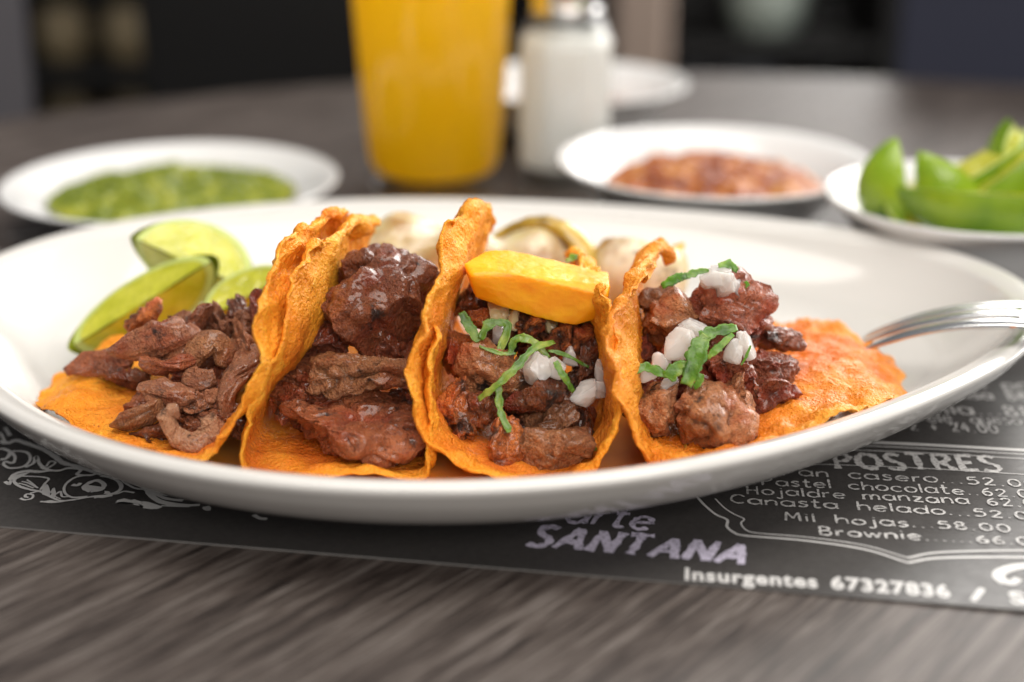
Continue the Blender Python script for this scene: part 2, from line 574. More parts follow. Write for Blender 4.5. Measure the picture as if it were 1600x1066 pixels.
O6 = arc(.3, .3, .29, .3, 60, 420, 16)
GLYPH = {
    'a': (.66, [O6, [(.6, .6), (.6, .1), (.66, 0)]]), 'b': (.62, [[(.02, 1), (.02, 0)], O6]),
    'c': (.58, [arc(.32, .3, .3, .3, 40, 320)]), 'd': (.64, [O6, [(.6, 1), (.6, 0)]]),
    'e': (.62, [[(.03, .3), (.58, .34)] + arc(.31, .3, .28, .3, 10, 320)]),
    'g': (.64, [O6, [(.6, .6), (.6, -.2), (.4, -.38), (.1, -.3)]]),
    'h': (.58, [[(.02, 1), (.02, 0)], [(.02, .35), (.2, .58), (.44, .55), (.52, .35), (.52, 0)]]),
    'i': (.16, [[(.06, .6), (.06, 0)], [(.06, .82), (.07, .88)]]),
    'j': (.34, [[(.24, .6), (.24, -.2), (.14, -.36), (-.05, -.3)], [(.24, .82), (.25, .88)]]),
    'l': (.14, [[(.05, 1), (.06, 0)]]),
    'm': (.9, [[(.02, .6), (.02, 0)], [(.02, .35), (.16, .58), (.34, .56), (.42, .4), (.42, 0)], [(.42, .35), (.58, .58), (.74, .56), (.82, .38), (.82, 0)]]),
    'n': (.58, [[(.02, .6), (.02, 0)], [(.02, .35), (.2, .58), (.42, .56), (.5, .35), (.5, 0)]]),
    'o': (.62, [O6]), 'p': (.62, [[(.02, .6), (.02, -.38)], O6]), 'q': (.64, [O6, [(.6, .6), (.6, -.38)]]),
    'r': (.4, [[(.04, .6), (.04, 0)], [(.04, .3), (.14, .52), (.36, .58)]]),
    's': (.46, [[(.42, .54), (.2, .6), (.06, .48), (.2, .33), (.38, .22), (.36, .06), (.18, 0), (.0, .06)]]),
    't': (.44, [[(.18, .95), (.17, .15), (.28, 0), (.42, .06)], [(0, .62), (.4, .64)]]),
    'u': (.58, [[(.02, .6), (.04, .15), (.2, 0), (.42, .08), (.5, .3)], [(.5, .6), (.5, 0)]]),
    'w': (.8, [[(0, .6), (.18, 0)], [(.18, 0), (.38, .5)], [(.38, .5), (.56, 0)], [(.56, 0), (.76, .6)]]),
    'z': (.52, [[(.02, .58), (.46, .58)], [(.46, .58), (.02, .02)], [(.02, .02), (.5, .02)]]),
    'P': (.62, [[(.06, 1), (.04, 0)], [(.04, .98), (.4, .98), (.54, .74), (.36, .52), (.06, .48)]]),
    'O': (.8, [arc(.38, .5, .36, .48, 80, 440, 18)]),
    'S': (.62, [[(.54, .9), (.3, 1), (.08, .84), (.2, .58), (.46, .42), (.54, .18), (.3, .0), (.0, .1)]]),
    'T': (.7, [[(0, .96), (.66, .98)], [(.34, .96), (.32, 0)]]),
    'R': (.68, [[(.06, 1), (.04, 0)], [(.04, .98), (.4, .98), (.54, .76), (.36, .54), (.08, .5)], [(.24, .5), (.62, 0)]]),
    'E': (.58, [[(.06, 1), (.04, 0)], [(.06, .98), (.52, .96)], [(.05, .52), (.44, .52)], [(.04, .02), (.54, .04)]]),
    'H': (.66, [[(.04, 1), (.04, 0)], [(.56, 1), (.56, 0)], [(.04, .5), (.56, .5)]]),
    'C': (.68, [arc(.38, .5, .36, .48, 40, 310)]),
    'M': (.8, [[(.04, 0), (.1, 1)], [(.1, 1), (.38, .3)], [(.38, .3), (.66, 1)], [(.66, 1), (.72, 0)]]),
    'B': (.62, [[(.05, 1), (.04, 0)], [(.04, .98), (.36, .96), (.46, .76), (.3, .54), (.06, .52)], [(.06, .52), (.42, .5), (.54, .26), (.4, .02), (.04, .02)]]),
    'A': (.78, [[(0, 0), (.4, 1)], [(.4, 1), (.7, 0)], [(.1, .34), (.68, .34)]]),
    'N': (.72, [[(.04, 0), (.08, 1)], [(.08, 1), (.6, .02)], [(.6, .02), (.66, 1)]]),
    '0': (.62, [arc(.28, .42, .26, .42, 80, 440, 16)]), '2': (.6, [[(.04, .66), (.2, .84), (.44, .76), (.42, .5), (.04, .02)], [(.04, .02), (.52, .04)]]),
    '4': (.6, [[(.34, .84), (.0, .3)], [(0, .3), (.52, .3)], [(.38, .6), (.36, 0)]]),
    '5': (.58, [[(.48, .84), (.1, .82)], [(.1, .82), (.06, .5)], [(.06, .5), (.34, .54), (.5, .3), (.34, .04), (.0, .06)]]),
    '6': (.58, [[(.42, .84), (.14, .6), (.04, .28), (.2, .02), (.44, .1), (.46, .34), (.24, .46), (.06, .3)]]),
    '8': (.58, [[(.26, .44), (.06, .6), (.2, .84), (.42, .74), (.36, .52), (.1, .32), (.06, .1), (.28, 0), (.5, .14), (.44, .34), (.26, .44)]]),
    '.': (.24, [[(.07, .0), (.1, .06)]]), ',': (.24, [[(.1, .06), (.02, -.16)]]), '+': (.5, [[(.22, .1), (.22, .6)], [(0, .35), (.44, .35)]]),
    '/': (.5, [[(0, 0), (.42, .9)]]), ' ': (.62, []),
}
MATZ = 0.05
mat_o = thing('menu_placemat', (0, -11.4, 0), 'black printed paper menu placemat under the oval plate', 'placemat', rotz=0)
MO = np.array([0, -11.4, 0.0])
A0, A1 = atz(0, 825, 0), atz(1600, 958, 0)
mdir = (A1 - A0)[:2] / np.linalg.norm((A1 - A0)[:2])
mnor = np.array([-mdir[1], mdir[0]])
mid = (A0 + A1)[:2] / 2
# paper sheet: gently curled edge, real thickness
us = np.linspace(-21, 25, 93); vs = np.concatenate([np.linspace(0, 1, 8), np.linspace(1.6, 28.5, 40)])
UU, VV = np.meshgrid(us, vs, indexing='ij')
XY = mid + UU[..., None] * mdir + VV[..., None] * mnor
curl = .05 * np.exp(-VV / 1.2) * sstep(2, 20, UU) + .012 * perlin(np.stack([UU.ravel() * .3, VV.ravel() * .3, 0 * UU.ravel()], 1)).reshape(UU.shape) * np.exp(-VV / 3) * 0
top = np.concatenate([XY, (MATZ - .005 + curl)[..., None]], -1).reshape(-1, 3)
bot = top - np.array([0, 0, .035])
nU, nV = len(us), len(vs)
ft = grid_faces(nU, nV)
fb = ft[:, ::-1] + len(top)
loop = [i * nV for i in range(nU)] + [(nU - 1) * nV + j for j in range(1, nV)] + [i * nV + nV - 1 for i in range(nU - 2, -1, -1)] + [j for j in range(nV - 2, 0, -1)]
fs = np.array([(loop[k], loop[k - 1], loop[k - 1] + len(top), loop[k] + len(top)) for k in range(len(loop))])
sheet = put('sheet', mesh('sheet', np.vstack([top, bot]) - MO, np.vstack([ft, fb, fs]), False), PAPER, mat_o)
sheet.data.materials.append(M('paper_core', (.22, .21, .20), .8).m)
mi = np.zeros(len(sheet.data.polygons), np.int32); mi[len(ft) + len(fb):] = 1
sheet.data.polygons.foreach_set('material_index', mi)


def curl_z(P):
    uv = P[:, :2] - mid
    u_, v_ = uv @ mdir, uv @ mnor
    return MATZ + .004 + .05 * np.exp(-v_ / 1.2) * sstep(2, 20, u_)


def flat_print(name, strokes, m, jitter=.25, polys=()):
    """strokes: list of (xy path in cm, width) laid on the sheet; polys: filled outlines"""
    Vs, Fs, n, dz = [], [], 0, []
    for k, (p, wd) in enumerate(strokes):
        v, f_ = ribbon(p, wd, jitter, k)
        Vs.append(v); Fs += [tuple(i + n for i in q) for q in f_]; n += len(v); dz.append(np.full(len(v), .002 + .0004 * k))
    for p in polys:
        p = np.asarray(p, float)[:, :2]
        c = p.mean(0)
        Vs.append(np.vstack([p, c])); k = len(p); dz.append(np.full(k + 1, .0 + .0003 * (len(dz) % 6)))
        Fs += [(n + i, n + (i + 1) % k, n + k) for i in range(k)]; n += k + 1
    Vv = np.vstack(Vs)
    Vv = np.column_stack([Vv, curl_z(Vv) + np.concatenate(dz)])
    return put(name, mesh(name, Vv - MO, Fs, False), m, mat_o)


rt = random.Random(4)


def write(text, pa, pb, hpx, stroke, m, slant=0.0, name='lettering', jit=.5):
    """hand lettering from pixel pa to pixel pb along the baseline, hpx = capital height in pixels"""
    a, b = atz(*pa, MATZ)[:2], atz(*pb, MATZ)[:2]
    tp = atz(pa[0], pa[1] - hpx, MATZ)[:2]
    L = np.linalg.norm(b - a); ex = (b - a) / L; ey = np.array([-ex[1], ex[0]])
    h = np.linalg.norm(tp - a)
    total = sum(GLYPH[c][0] + .16 for c in text)
    s = L / total
    x = 0; st = []
    for c in text:
        wd, ps = GLYPH[c]
        dy, sc_ = rt.uniform(-.03, .03), rt.uniform(.94, 1.06)
        for p in ps:
            q = crom(p, 5) if len(p) > 2 else np.linspace(p[0], p[1], 7)
            q = np.asarray(q)
            xx = (x + q[:, 0] + slant * q[:, 1]) * s; yy = (q[:, 1] * sc_ + dy) * h
            st.append((a + xx[:, None] * ex + yy[:, None] * ey, stroke))
        x += wd + .16
    return flat_print(name, st, m, jit)


def c5(x, y):   # crop read-off of the menu's lower right corner
    return (1100 + x / 3.2, 720 + y / 3.2)


write('POSTRES', (1308, 732), (1576, 737), 24, .17, CHALK, jit=.9)
write('Pan casero...52.00', c5(395, 72), c5(1700, 138), 13, .060, CHALK)
write('Pastel chocolate..62.00', c5(290, 122), c5(1730, 192), 13, .060, CHALK)
write('Hojaldre manzana 62.00', c5(215, 166), c5(1760, 240), 13, .062, CHALK)
write('Canasta helado...52.00', c5(135, 212), c5(1735, 302), 13, .064, CHALK)
write('Mil hojas...58.00', c5(405, 300), c5(1560, 360), 13, .066, CHALK)
write('Brownie......66.00', c5(580, 372), c5(1745, 432), 13, .075, CHALK)
write('SANTANA', (822, 852), (1172, 884), 31, .21, LILAC, .25, jit=.6)
write('Parte', (842, 812), (1022, 830), 34, .15, LILAC, .2, jit=.6)
write('Portobella...88.', (1300, 642), (1640, 652), 16, .10, CHALK)
write('ele, queso', (1452, 660), (1602, 664), 14, .06, CHALK)
write('x + 24.00'.replace('x', 'z'), (1424, 672), (1566, 677), 14, .06, CHALK)
write('salsa 88.00', (1480, 622), (1660, 628), 14, .10, CHALK)
write('en pan', (1500, 606), (1640, 610), 14, .10, CHALK)
write('/', (1520, 941), (1552, 944), 24, .16, PRINT)


def gpath(pts, n=8, z=MATZ):
    return crom([atz(*p, z)[:2] for p in pts], n)


# rules and the frame round the desserts
for ya, yb, wd in ((690, 706, .16), (696, 712.5, .05), (703, 719.5, .04), (727, 744, .035)):
    xa = 1180 if ya < 700 else 1150
    flat_print('printed_rule', [(gpath([(xa, ya - 5), (1400, ya + 3), (1640, yb)], 10), wd)], PRINT, .1)
fo = [c5(-40, 175), c5(5, 225), c5(60, 270), c5(115, 296), c5(115, 330), c5(150, 360), c5(210, 376), c5(500, 400), c5(800, 444), c5(1020, 512)]
fo2 = [c5(1020, 512), c5(1150, 490), c5(1400, 484), c5(1700, 486)]
fi = [c5(55, 190), c5(100, 235), c5(150, 268), c5(200, 292), c5(185, 315), c5(215, 350), c5(280, 364), c5(520, 384), c5(800, 424), c5(1020, 488)]
fi2 = [c5(1020, 488), c5(1150, 462), c5(1400, 452), c5(1700, 450)]
flat_print('frame_outline', [(gpath(fo), .075), (gpath(fo2), .10)], PRINT, .1)
flat_print('frame_outline', [(gpath(fi), .045), (gpath(fi2), .08)], PRINT, .1)
flat_print('handset_mark', [(gpath([(1572, 912), (1560, 902), (1566, 893), (1590, 886), (1625, 884)]), .30), (gpath([(1566, 908), (1580, 912), (1592, 905)]), .22)], PRINT, .1)

# bold print line at the foot of the sheet
def bold_line(text, pa, pb, hpx, off):
    a, b = atz(*pa, MATZ), atz(*pb, MATZ)
    tp = atz(pa[0], pa[1] - hpx, MATZ)
    cu = bpy.data.curves.new('bold', 'FONT')
    cu.body = text; cu.offset = off; cu.size = 1.0; cu.space_character = 1.12; cu.resolution_u = 4
    ob = bpy.data.objects.new('bold', cu); COL.objects.link(ob)
    bpy.context.view_layer.update()
    me = bpy.data.meshes.new_from_object(ob)
    bpy.data.objects.remove(ob)
    v = np.zeros(len(me.vertices) * 3); me.vertices.foreach_get('co', v); v = v.reshape(-1, 3)
    L = np.linalg.norm(b - a); ex = (b - a) / L; ey = np.array([-ex[1], ex[0], 0])
    s = L / (v[:, 0].max() - v[:, 0].min()); h = np.linalg.norm(tp - a) / .72
    q = a + (v[:, :1] - v[:, 0].min()) * s * ex + v[:, 1:2] * h * ey
    q[:, 2] = curl_z(q)
    me.vertices.foreach_set('co', ((q - MO) * U).astype(np.float32).ravel())
    me.update()
    put('bold_lettering', me, PRINT, mat_o)


bold_line('Insurgentes', (1070, 906), (1278, 919), 19, .035)
bold_line('67327836', (1299, 920), (1486, 935), 19, .04)
bold_line('S', (1580, 944), (1606, 946), 19, .04)


def c7(x, y):   # crop read-off of the ornament at the sheet's other end
    return (x / 3.81, 640 + y / 3.81)


orn = [
    ([(0, 300), (40, 290), (60, 255), (20, 235), (0, 240)], .09), ([(0, 190), (50, 200), (95, 185), (150, 200), (250, 235), (320, 275), (375, 318), (450, 338), (540, 365), (610, 385)], .13),
    ([(20, 330), (60, 350), (140, 340), (180, 300), (165, 260), (110, 248), (70, 255), (90, 285), (75, 320), (30, 310), (20, 330)], .07),
    ([(150, 345), (200, 320), (215, 280), (240, 330), (290, 360), (350, 365), (410, 350), (480, 360), (460, 388), (540, 392), (580, 378)], .08),
    ([(240, 345), (270, 355), (330, 320), (300, 310), (275, 340)], .05), ([(60, 420), (90, 385), (160, 368), (240, 372), (300, 362)], .10),
    ([(30, 430), (55, 448), (70, 420), (110, 455), (180, 478), (240, 488)], .07), ([(60, 420), (75, 395), (130, 398), (200, 400), (260, 405), (290, 415), (270, 440), (240, 480)], .05),
    ([(110, 440), (150, 450), (200, 470)], .04), ([(130, 430), (170, 440), (215, 465)], .04), ([(160, 420), (190, 440), (225, 470)], .04),
    ([(120, 530), (150, 540), (190, 530), (195, 510), (160, 505), (150, 520), (170, 525)], .05), ([(180, 500), (240, 490), (300, 520), (360, 545), (430, 540), (520, 525), (600, 515), (670, 515)], .06),
    ([(240, 550), (320, 555), (400, 545)], .05), ([(250, 500), (275, 450), (300, 500), (320, 470), (330, 505), (360, 490), (370, 520), (410, 520)], .045),
    ([(270, 455), (290, 510), (340, 535)], .03), ([(320, 475), (325, 515), (360, 535)], .03),
    ([(500, 395), (440, 410), (390, 450), (385, 495), (430, 525), (520, 520)], .06), ([(600, 395), (680, 415), (720, 450), (710, 485), (650, 510), (560, 528)], .08),
    ([(620, 500), (690, 505), (740, 490), (800, 498)], .06), ([(540, 490), (600, 480), (620, 450), (580, 425), (530, 440), (500, 470), (540, 490)], .10), ([(430, 450), (460, 455), (480, 440)], .09),
    ([(870, 480), (900, 520), (960, 555), (1060, 575), (1190, 570)], .10), ([(900, 500), (950, 540), (1040, 562), (1150, 572)], .05), ([(960, 575), (1050, 580), (1130, 582)], .04),
    ([(720, 410), (740, 435), (800, 470), (870, 480)], .06), ([(800, 440), (880, 480), (980, 530), (1090, 545)], .09), ([(1225, 580), (1235, 595), (1255, 595)], .14), ([(1510, 630), (1545, 650), (1590, 655)], .09),
    ([(30, 110), (60, 160)], .09), ([(0, 140), (30, 190)], .07),
]
leafy = [[(685, 560), (700, 540), (740, 530), (780, 540), (800, 535), (830, 545), (880, 550), (930, 565), (968, 580), (940, 592), (900, 594), (850, 588), (855, 575), (800, 570), (790, 560), (740, 550), (705, 552)],
         [(500, 470), (520, 450), (560, 455), (610, 462), (600, 478), (560, 488), (520, 485)],
         [(780, 430), (860, 450), (940, 490), (1000, 515), (960, 512), (880, 490)], [(980, 520), (1040, 535), (1090, 548), (1030, 545)],
         [(620, 485), (650, 488), (660, 500), (630, 502)], [(60, 420), (80, 395), (130, 380), (180, 374), (140, 396), (100, 415), (85, 440)],
         [(250, 505), (275, 455), (300, 500), (290, 520)], [(300, 512), (322, 474), (336, 506), (325, 525)], [(240, 550), (300, 540), (350, 548), (300, 557)], [(560, 525), (620, 512), (670, 516), (610, 528)]]
flat_print('scroll_ornament', [(gpath([c7(*q) for q in p], 6), wd * 1.35) for p, wd in orn], PRINT, .3, [[atz(*c7(*q), MATZ)[:2] for q in p] for p in leafy])
flat_print('scroll_ornament', [(gpath([(10, 372), (60, 366), (130, 356)], 8), .2), (gpath([(-10, 398), (50, 390), (95, 380)], 8), .12)], PRINT, .2)


# ------------------------------------------------------------------ oval plate
PA, PB = 16.0, 12.4
prof = [(-3.35, .78), (-3.0, .82), (-2.5, 1.0), (-1.9, 1.42), (-1.35, 1.95), (-.98, 2.38), (-.84, 2.56), (-.62, 2.68), (-.3, 2.79), (-.1, 2.79), (.03, 2.70), (.04, 2.58),
        (-.06, 2.40), (-.38, 1.95), (-.95, 1.38), (-1.7, .92), (-2.7, .55), (-3.5, .40), (-3.75, .1), (-3.9, .065), (-4.15, .065), (-4.35, .2), (-4.6, .34)]
PR = crom(prof, 5)
NA = 240
ang = np.linspace(0, 2 * math.pi, NA, endpoint=False)
RA, RB_ = 17.0, 12.4


def rim_k(t):
    """the plate is a slightly uneven oval, fuller at one end"""
    return (.998 - .072 * np.cos(t) + .054 * np.sin(t) - .005 * np.sin(2 * t) + .032 * np.cos(3 * t) + .045 * np.sin(3 * t)) * 1.018


ex_, ey_ = RA * rim_k(ang) * np.cos(ang), RB_ * rim_k(ang) * np.sin(ang)
nx, ny = np.roll(ey_, -1) - np.roll(ey_, 1), -(np.roll(ex_, -1) - np.roll(ex_, 1))
nl = np.hypot(nx, ny); nx /= nl; ny /= nl


def plate_ring(off):
    return np.stack([ex_ + nx * off, ey_ + ny * off], -1)


rings = [np.column_stack([plate_ring(-3.35) * k, np.full(NA, .78 - .03 * (1 - k))]) for k in np.linspace(0, .96, 13)]
rings += [np.column_stack([plate_ring(o_), np.full(NA, z_)]) for o_, z_ in PR]
rings += [np.column_stack([plate_ring(-4.6) * k, np.full(NA, .34)]) for k in np.linspace(.9, 0, 8)]
V = np.stack(rings, 1).reshape(-1, 3)
plate = put('oval_plate', mesh('oval_plate', V, grid_faces(NA, len(rings), True)), PORC, None, (0, 0, 0))
tag(plate, 'large white oval porcelain plate carrying the four tacos', 'plate')


def plate_z(x, y):
    """height of the plate's upper surface"""
    t = np.arctan2(y / RB_, x / RA)
    off = (np.hypot(x / RA, y / RB_) - rim_k(t)) * np.hypot(RA * np.cos(t), RB_ * np.sin(t))
    P = np.array(prof[:10])
    return np.interp(off, P[:, 0], P[:, 1])


# oil film on the plate floor
rr = np.linspace(0, 1, 26); aa = np.linspace(0, 2 * math.pi, 140, endpoint=False)
AA, RR = np.meshgrid(aa, rr, indexing='ij')
out = 1 + .10 * perlin(np.stack([np.cos(aa) * 2.2, np.sin(aa) * 2.2, aa * 0 + 3.3], 1)) + .05 * perlin(np.stack([np.cos(aa) * 6, np.sin(aa) * 6, aa * 0 + 9.3], 1))
X = 10.6 * RR * np.cos(AA) * out[:, None] - 1.2; Y = 6.6 * RR * np.sin(AA) * out[:, None] - 4.2
Z = plate_z(X, Y) + .012 + .03 * np.sqrt(np.clip(1 - RR ** 2, 0, 1))
Vd, Fd, Ad = [np.stack([X, Y, Z], -1).reshape(-1, 3)], [grid_faces(140, 26, True)], []
rd = random.Random(12)
for dx, dy, dr in ((-11.9, -4.6, .16), (-12.3, -3.4, .09), (-10.6, 1.6, .12), (10.9, -.2, .14), (11.6, .8, .08), (9.2, 2.2, .10), (4.9, 2.6, .12), (-5.6, 3.2, .10), (12.2, -2.4, .10), (-8.2, 3.4, .07), (7.4, 2.9, .06)):
    a5 = np.linspace(0, 2 * math.pi, 20, endpoint=False); r5 = np.linspace(0, 1, 6)
    A5, R5 = np.meshgrid(a5, r5, indexing='ij')
    k5 = dr * (1 + .25 * np.sin(A5 * 2 + dx) + .12 * np.sin(A5 * 3 + dy))
    x5, y5 = dx + 1.5 * k5 * R5 * np.cos(A5), dy + k5 * R5 * np.sin(A5)
    Fd.append(grid_faces(20, 6, True) + sum(len(q) for q in Vd))
    Vd.append(np.stack([x5, y5, plate_z(x5, y5) + .008 + .03 * np.sqrt(np.clip(1 - R5 ** 2, 0, 1))], -1).reshape(-1, 3))
oil = mesh('chile_oil_film', np.vstack(Vd), np.vstack(Fd))
at_ = oil.attributes.new('film', 'FLOAT', 'POINT')
fl = (sstep(1.0, .8, RR) * np.clip(.8 + .5 * perlin(np.stack([X.ravel() * .5, Y.ravel() * .5, 0 * X.ravel()], 1)).reshape(X.shape), .72, 1)).ravel()
fl = np.concatenate([fl, np.full(len(oil.vertices) - len(fl), .7)])
at_.data.foreach_set('value', fl.astype(np.float32))
tag(put('chile_oil_film', oil, OIL), 'thin orange film of chile oil pooled on the plate under the tacos', 'oil', None, 'stuff')

# ------------------------------------------------------------------ tortillas
def tortilla(label, R, yc, pts, seed, m, thick=.11, wave=.17, rough=1.0, rear=.6, inset=(.8, .8), grease_c=(0, -.2), grease_r=.8, minz=.86, flat_side=0):
    """pts: (t, px, py) of the front edge, t in -1..1 across the fold"""
    T = np.array([p[0] for p in pts])
    Yv = yc - R * np.sqrt(np.clip(1 - T ** 2, 0, 1))
    Cc = np.array([aty(px, py, y_) for (_, px, py), y_ in zip(pts, Yv)])
    tt = crom(np.column_stack([T, Cc[:, 0], Cc[:, 2]]), 14)
    tt = tt[np.argsort(tt[:, 0])]
    nth, nr = 420, 46
    th = np.linspace(0, 2 * math.pi, nth, endpoint=False)
    rho = 1 - (1 - np.linspace(0, 1, nr)) ** 1.7
    TH, RH = np.meshgrid(th, rho, indexing='ij')
    cth = np.stack([np.cos(th), np.sin(th), 0 * th], 1)
    edge = 1 + .018 * perlin(cth * 3 + seed) + .010 * perlin(cth * 11 + seed) + .005 * perlin(cth * 30 + seed)
    t_ = RH * np.cos(TH) * edge[:, None]; v_ = RH * np.sin(TH) * edge[:, None]

    def surf(t, v):
        x = np.interp(t, tt[:, 0], tt[:, 1]); z = np.interp(t, tt[:, 0], tt[:, 2])
        # linear run-on past the ends
        for s_, k in ((1, -1), (-1, 0)):
            ov = np.clip(s_ * t - 1, 0, None)
            e0, e1 = (tt[-1], tt[-6]) if s_ == 1 else (tt[0], tt[5])
            sl = (e0 - e1) / abs(e0[0] - e1[0])
            x = x + ov * sl[1]; z = z + ov * sl[2]
        bk = np.clip(v, 0, 1)
        z = .9 + (z - .9) * (1 - .25 * bk)
        de = np.clip(v + np.sqrt(np.clip(1 - np.clip(t, -1, 1) ** 2, 0, 1)), 0, 2)      # behind the front edge
        wall = np.clip((z - 1.3) / 2.2, 0, 1)
        x = x + wall * np.where(t < 0, inset[0], -inset[1]) * (.55 * sstep(0, .45, de) + .45 * sstep(.2, 1.3, de))
        return np.stack([x, yc + R * np.where(v > 0, v * rear, v), z], -1)

    P = surf(t_, v_)
    e = 1e-3
    Pt = (surf(t_ + e, v_) - surf(t_ - e, v_)); Pv = (surf(t_, v_ + e) - surf(t_, v_ - e))
    N = np.cross(Pt, Pv); N /= np.linalg.norm(N, axis=-1)[..., None] + 1e-12
    # big waves near the edge, blisters everywhere
    q = np.stack([t_ * R, v_ * R, 0 * t_ + seed * 3.1], -1).reshape(-1, 3)
    we = sstep(.55, 1.0, RH)
    wv = wave * we * fbm(q * .8, 2).reshape(RH.shape) * 1.5 + wave * .45 * we ** 2 * perlin(q * 2.6 + 5).reshape(RH.shape) + wave * .22 * we ** 4 * perlin(q * 6.0 + 15).reshape(RH.shape)
    # a stand-off so the waves never push through the plate
    bl = rough * (.055 * perlin(q * 1.9 + 11).reshape(RH.shape) + .032 * perlin(q * 4.3 + 3).reshape(RH.shape) + .024 * perlin(q * 9.5 + 8).reshape(RH.shape))
    pim = np.clip(perlin(q * 6.5 + 40), 0, 1).reshape(RH.shape) ** 1.5 * .075 * rough
    P = P + N * (wv + bl)[..., None]
    lo = plate_z(P[..., 0], P[..., 1]) + .13
    kz = .06
    P[..., 2] = lo + kz * np.logaddexp(0, (P[..., 2] - lo) / kz)
    d = (1 - RH) * R
    prf = np.sqrt(np.clip(1 - np.clip(1 - d / .11, 0, 1) ** 2, 0, 1))
    th_ = thick * (1 + .3 * perlin(q * 1.3 + 77).reshape(RH.shape)) * prf * .5
    topP = P + N * (th_ + pim * prf)[..., None]
    botP = P - N * (th_ + .6 * pim[:, ::-1] * prf)[..., None]
    Vt, Vb = topP.reshape(-1, 3), botP.reshape(-1, 3)
    fa = grid_faces(nth, nr, True)
    me = mesh('tortilla', np.vstack([Vt, Vb]), np.vstack([fa, fa[:, ::-1] + len(Vt)]))
    g = np.clip(1 - np.hypot(t_ - grease_c[0], (v_ - grease_c[1]) * .8) / grease_r, 0, 1)
    g = sstep(0, .55, g + .22 * fbm(q * .7 + 31, 3).reshape(RH.shape)) * sstep(.99, .9, RH)
    g = np.concatenate([g.ravel(), g.ravel() * 0])
    a_ = me.attributes.new('grease', 'FLOAT', 'POINT'); a_.data.foreach_set('value', g.astype(np.float32))
    o = put('tortilla', me, m)
    return tag(o, label, 'tortilla')


tortilla('orange tortilla spread open beside the lime wedges, holding shredded beef', 6.4, -2.6,
         [(-1, 72, 606), (-.8, 92, 650), (-.6, 140, 690), (-.4, 200, 712), (-.2, 262, 727), (-.02, 310, 720), (.13, 340, 692), (.28, 374, 640), (.42, 408, 580), (.57, 405, 500), (.72, 411, 442), (.86, 446, 385), (1, 494, 336)],
         1.3, TORT, inset=(0, -1.2), grease_c=(-.05, -.3), grease_r=.75)
tortilla('tall folded orange tortilla filled with three big dark beef chunks', 6.6, -2.2,
         [(-1, 531, 364), (-.86, 482, 394), (-.72, 452, 450), (-.57, 434, 555), (-.43, 402, 622), (-.32, 375, 668), (-.22, 384, 736), (-.05, 470, 752), (.1, 570, 752), (.22, 656, 750), (.33, 674, 700), (.5, 674, 620), (.7, 678, 520), (1, 692, 440)],
         5.1, TORT, inset=(1.35, .3), grease_c=(0, -.55), grease_r=.75)
tortilla('upright folded orange tortilla topped with the pineapple wedge', 6.5, -2.3,
         [(-1, 724, 352), (-.92, 706, 352), (-.8, 692, 415), (-.65, 672, 480), (-.5, 650, 545), (-.38, 641, 610), (-.28, 650, 664), (-.18, 690, 714), (-.03, 770, 748), (.1, 850, 754), (.24, 925, 736), (.34, 960, 690), (.48, 968, 620), (.64, 956, 540), (.8, 942, 470), (1, 932, 410)],
         9.7, TORT, inset=(1.15, .7), rear=.6, grease_c=(0, -.5), grease_r=.75)
tortilla('orange tortilla lying half open and greasy, nearest the fork', 6.5, -2.4,
         [(-1, 1022, 402), (-.86, 1000, 440), (-.72, 964, 482), (-.57, 958, 540), (-.43, 972, 610), (-.32, 990, 668), (-.22, 1010, 714), (-.12, 1034, 738), (.08, 1110, 730), (.3, 1200, 704), (.55, 1300, 660), (.8, 1378, 624), (1, 1412, 596)],
         13.9, TORTW, inset=(1.2, 0), rear=.55, rough=1.5, wave=.2, grease_c=(.3, -.1), grease_r=.95)

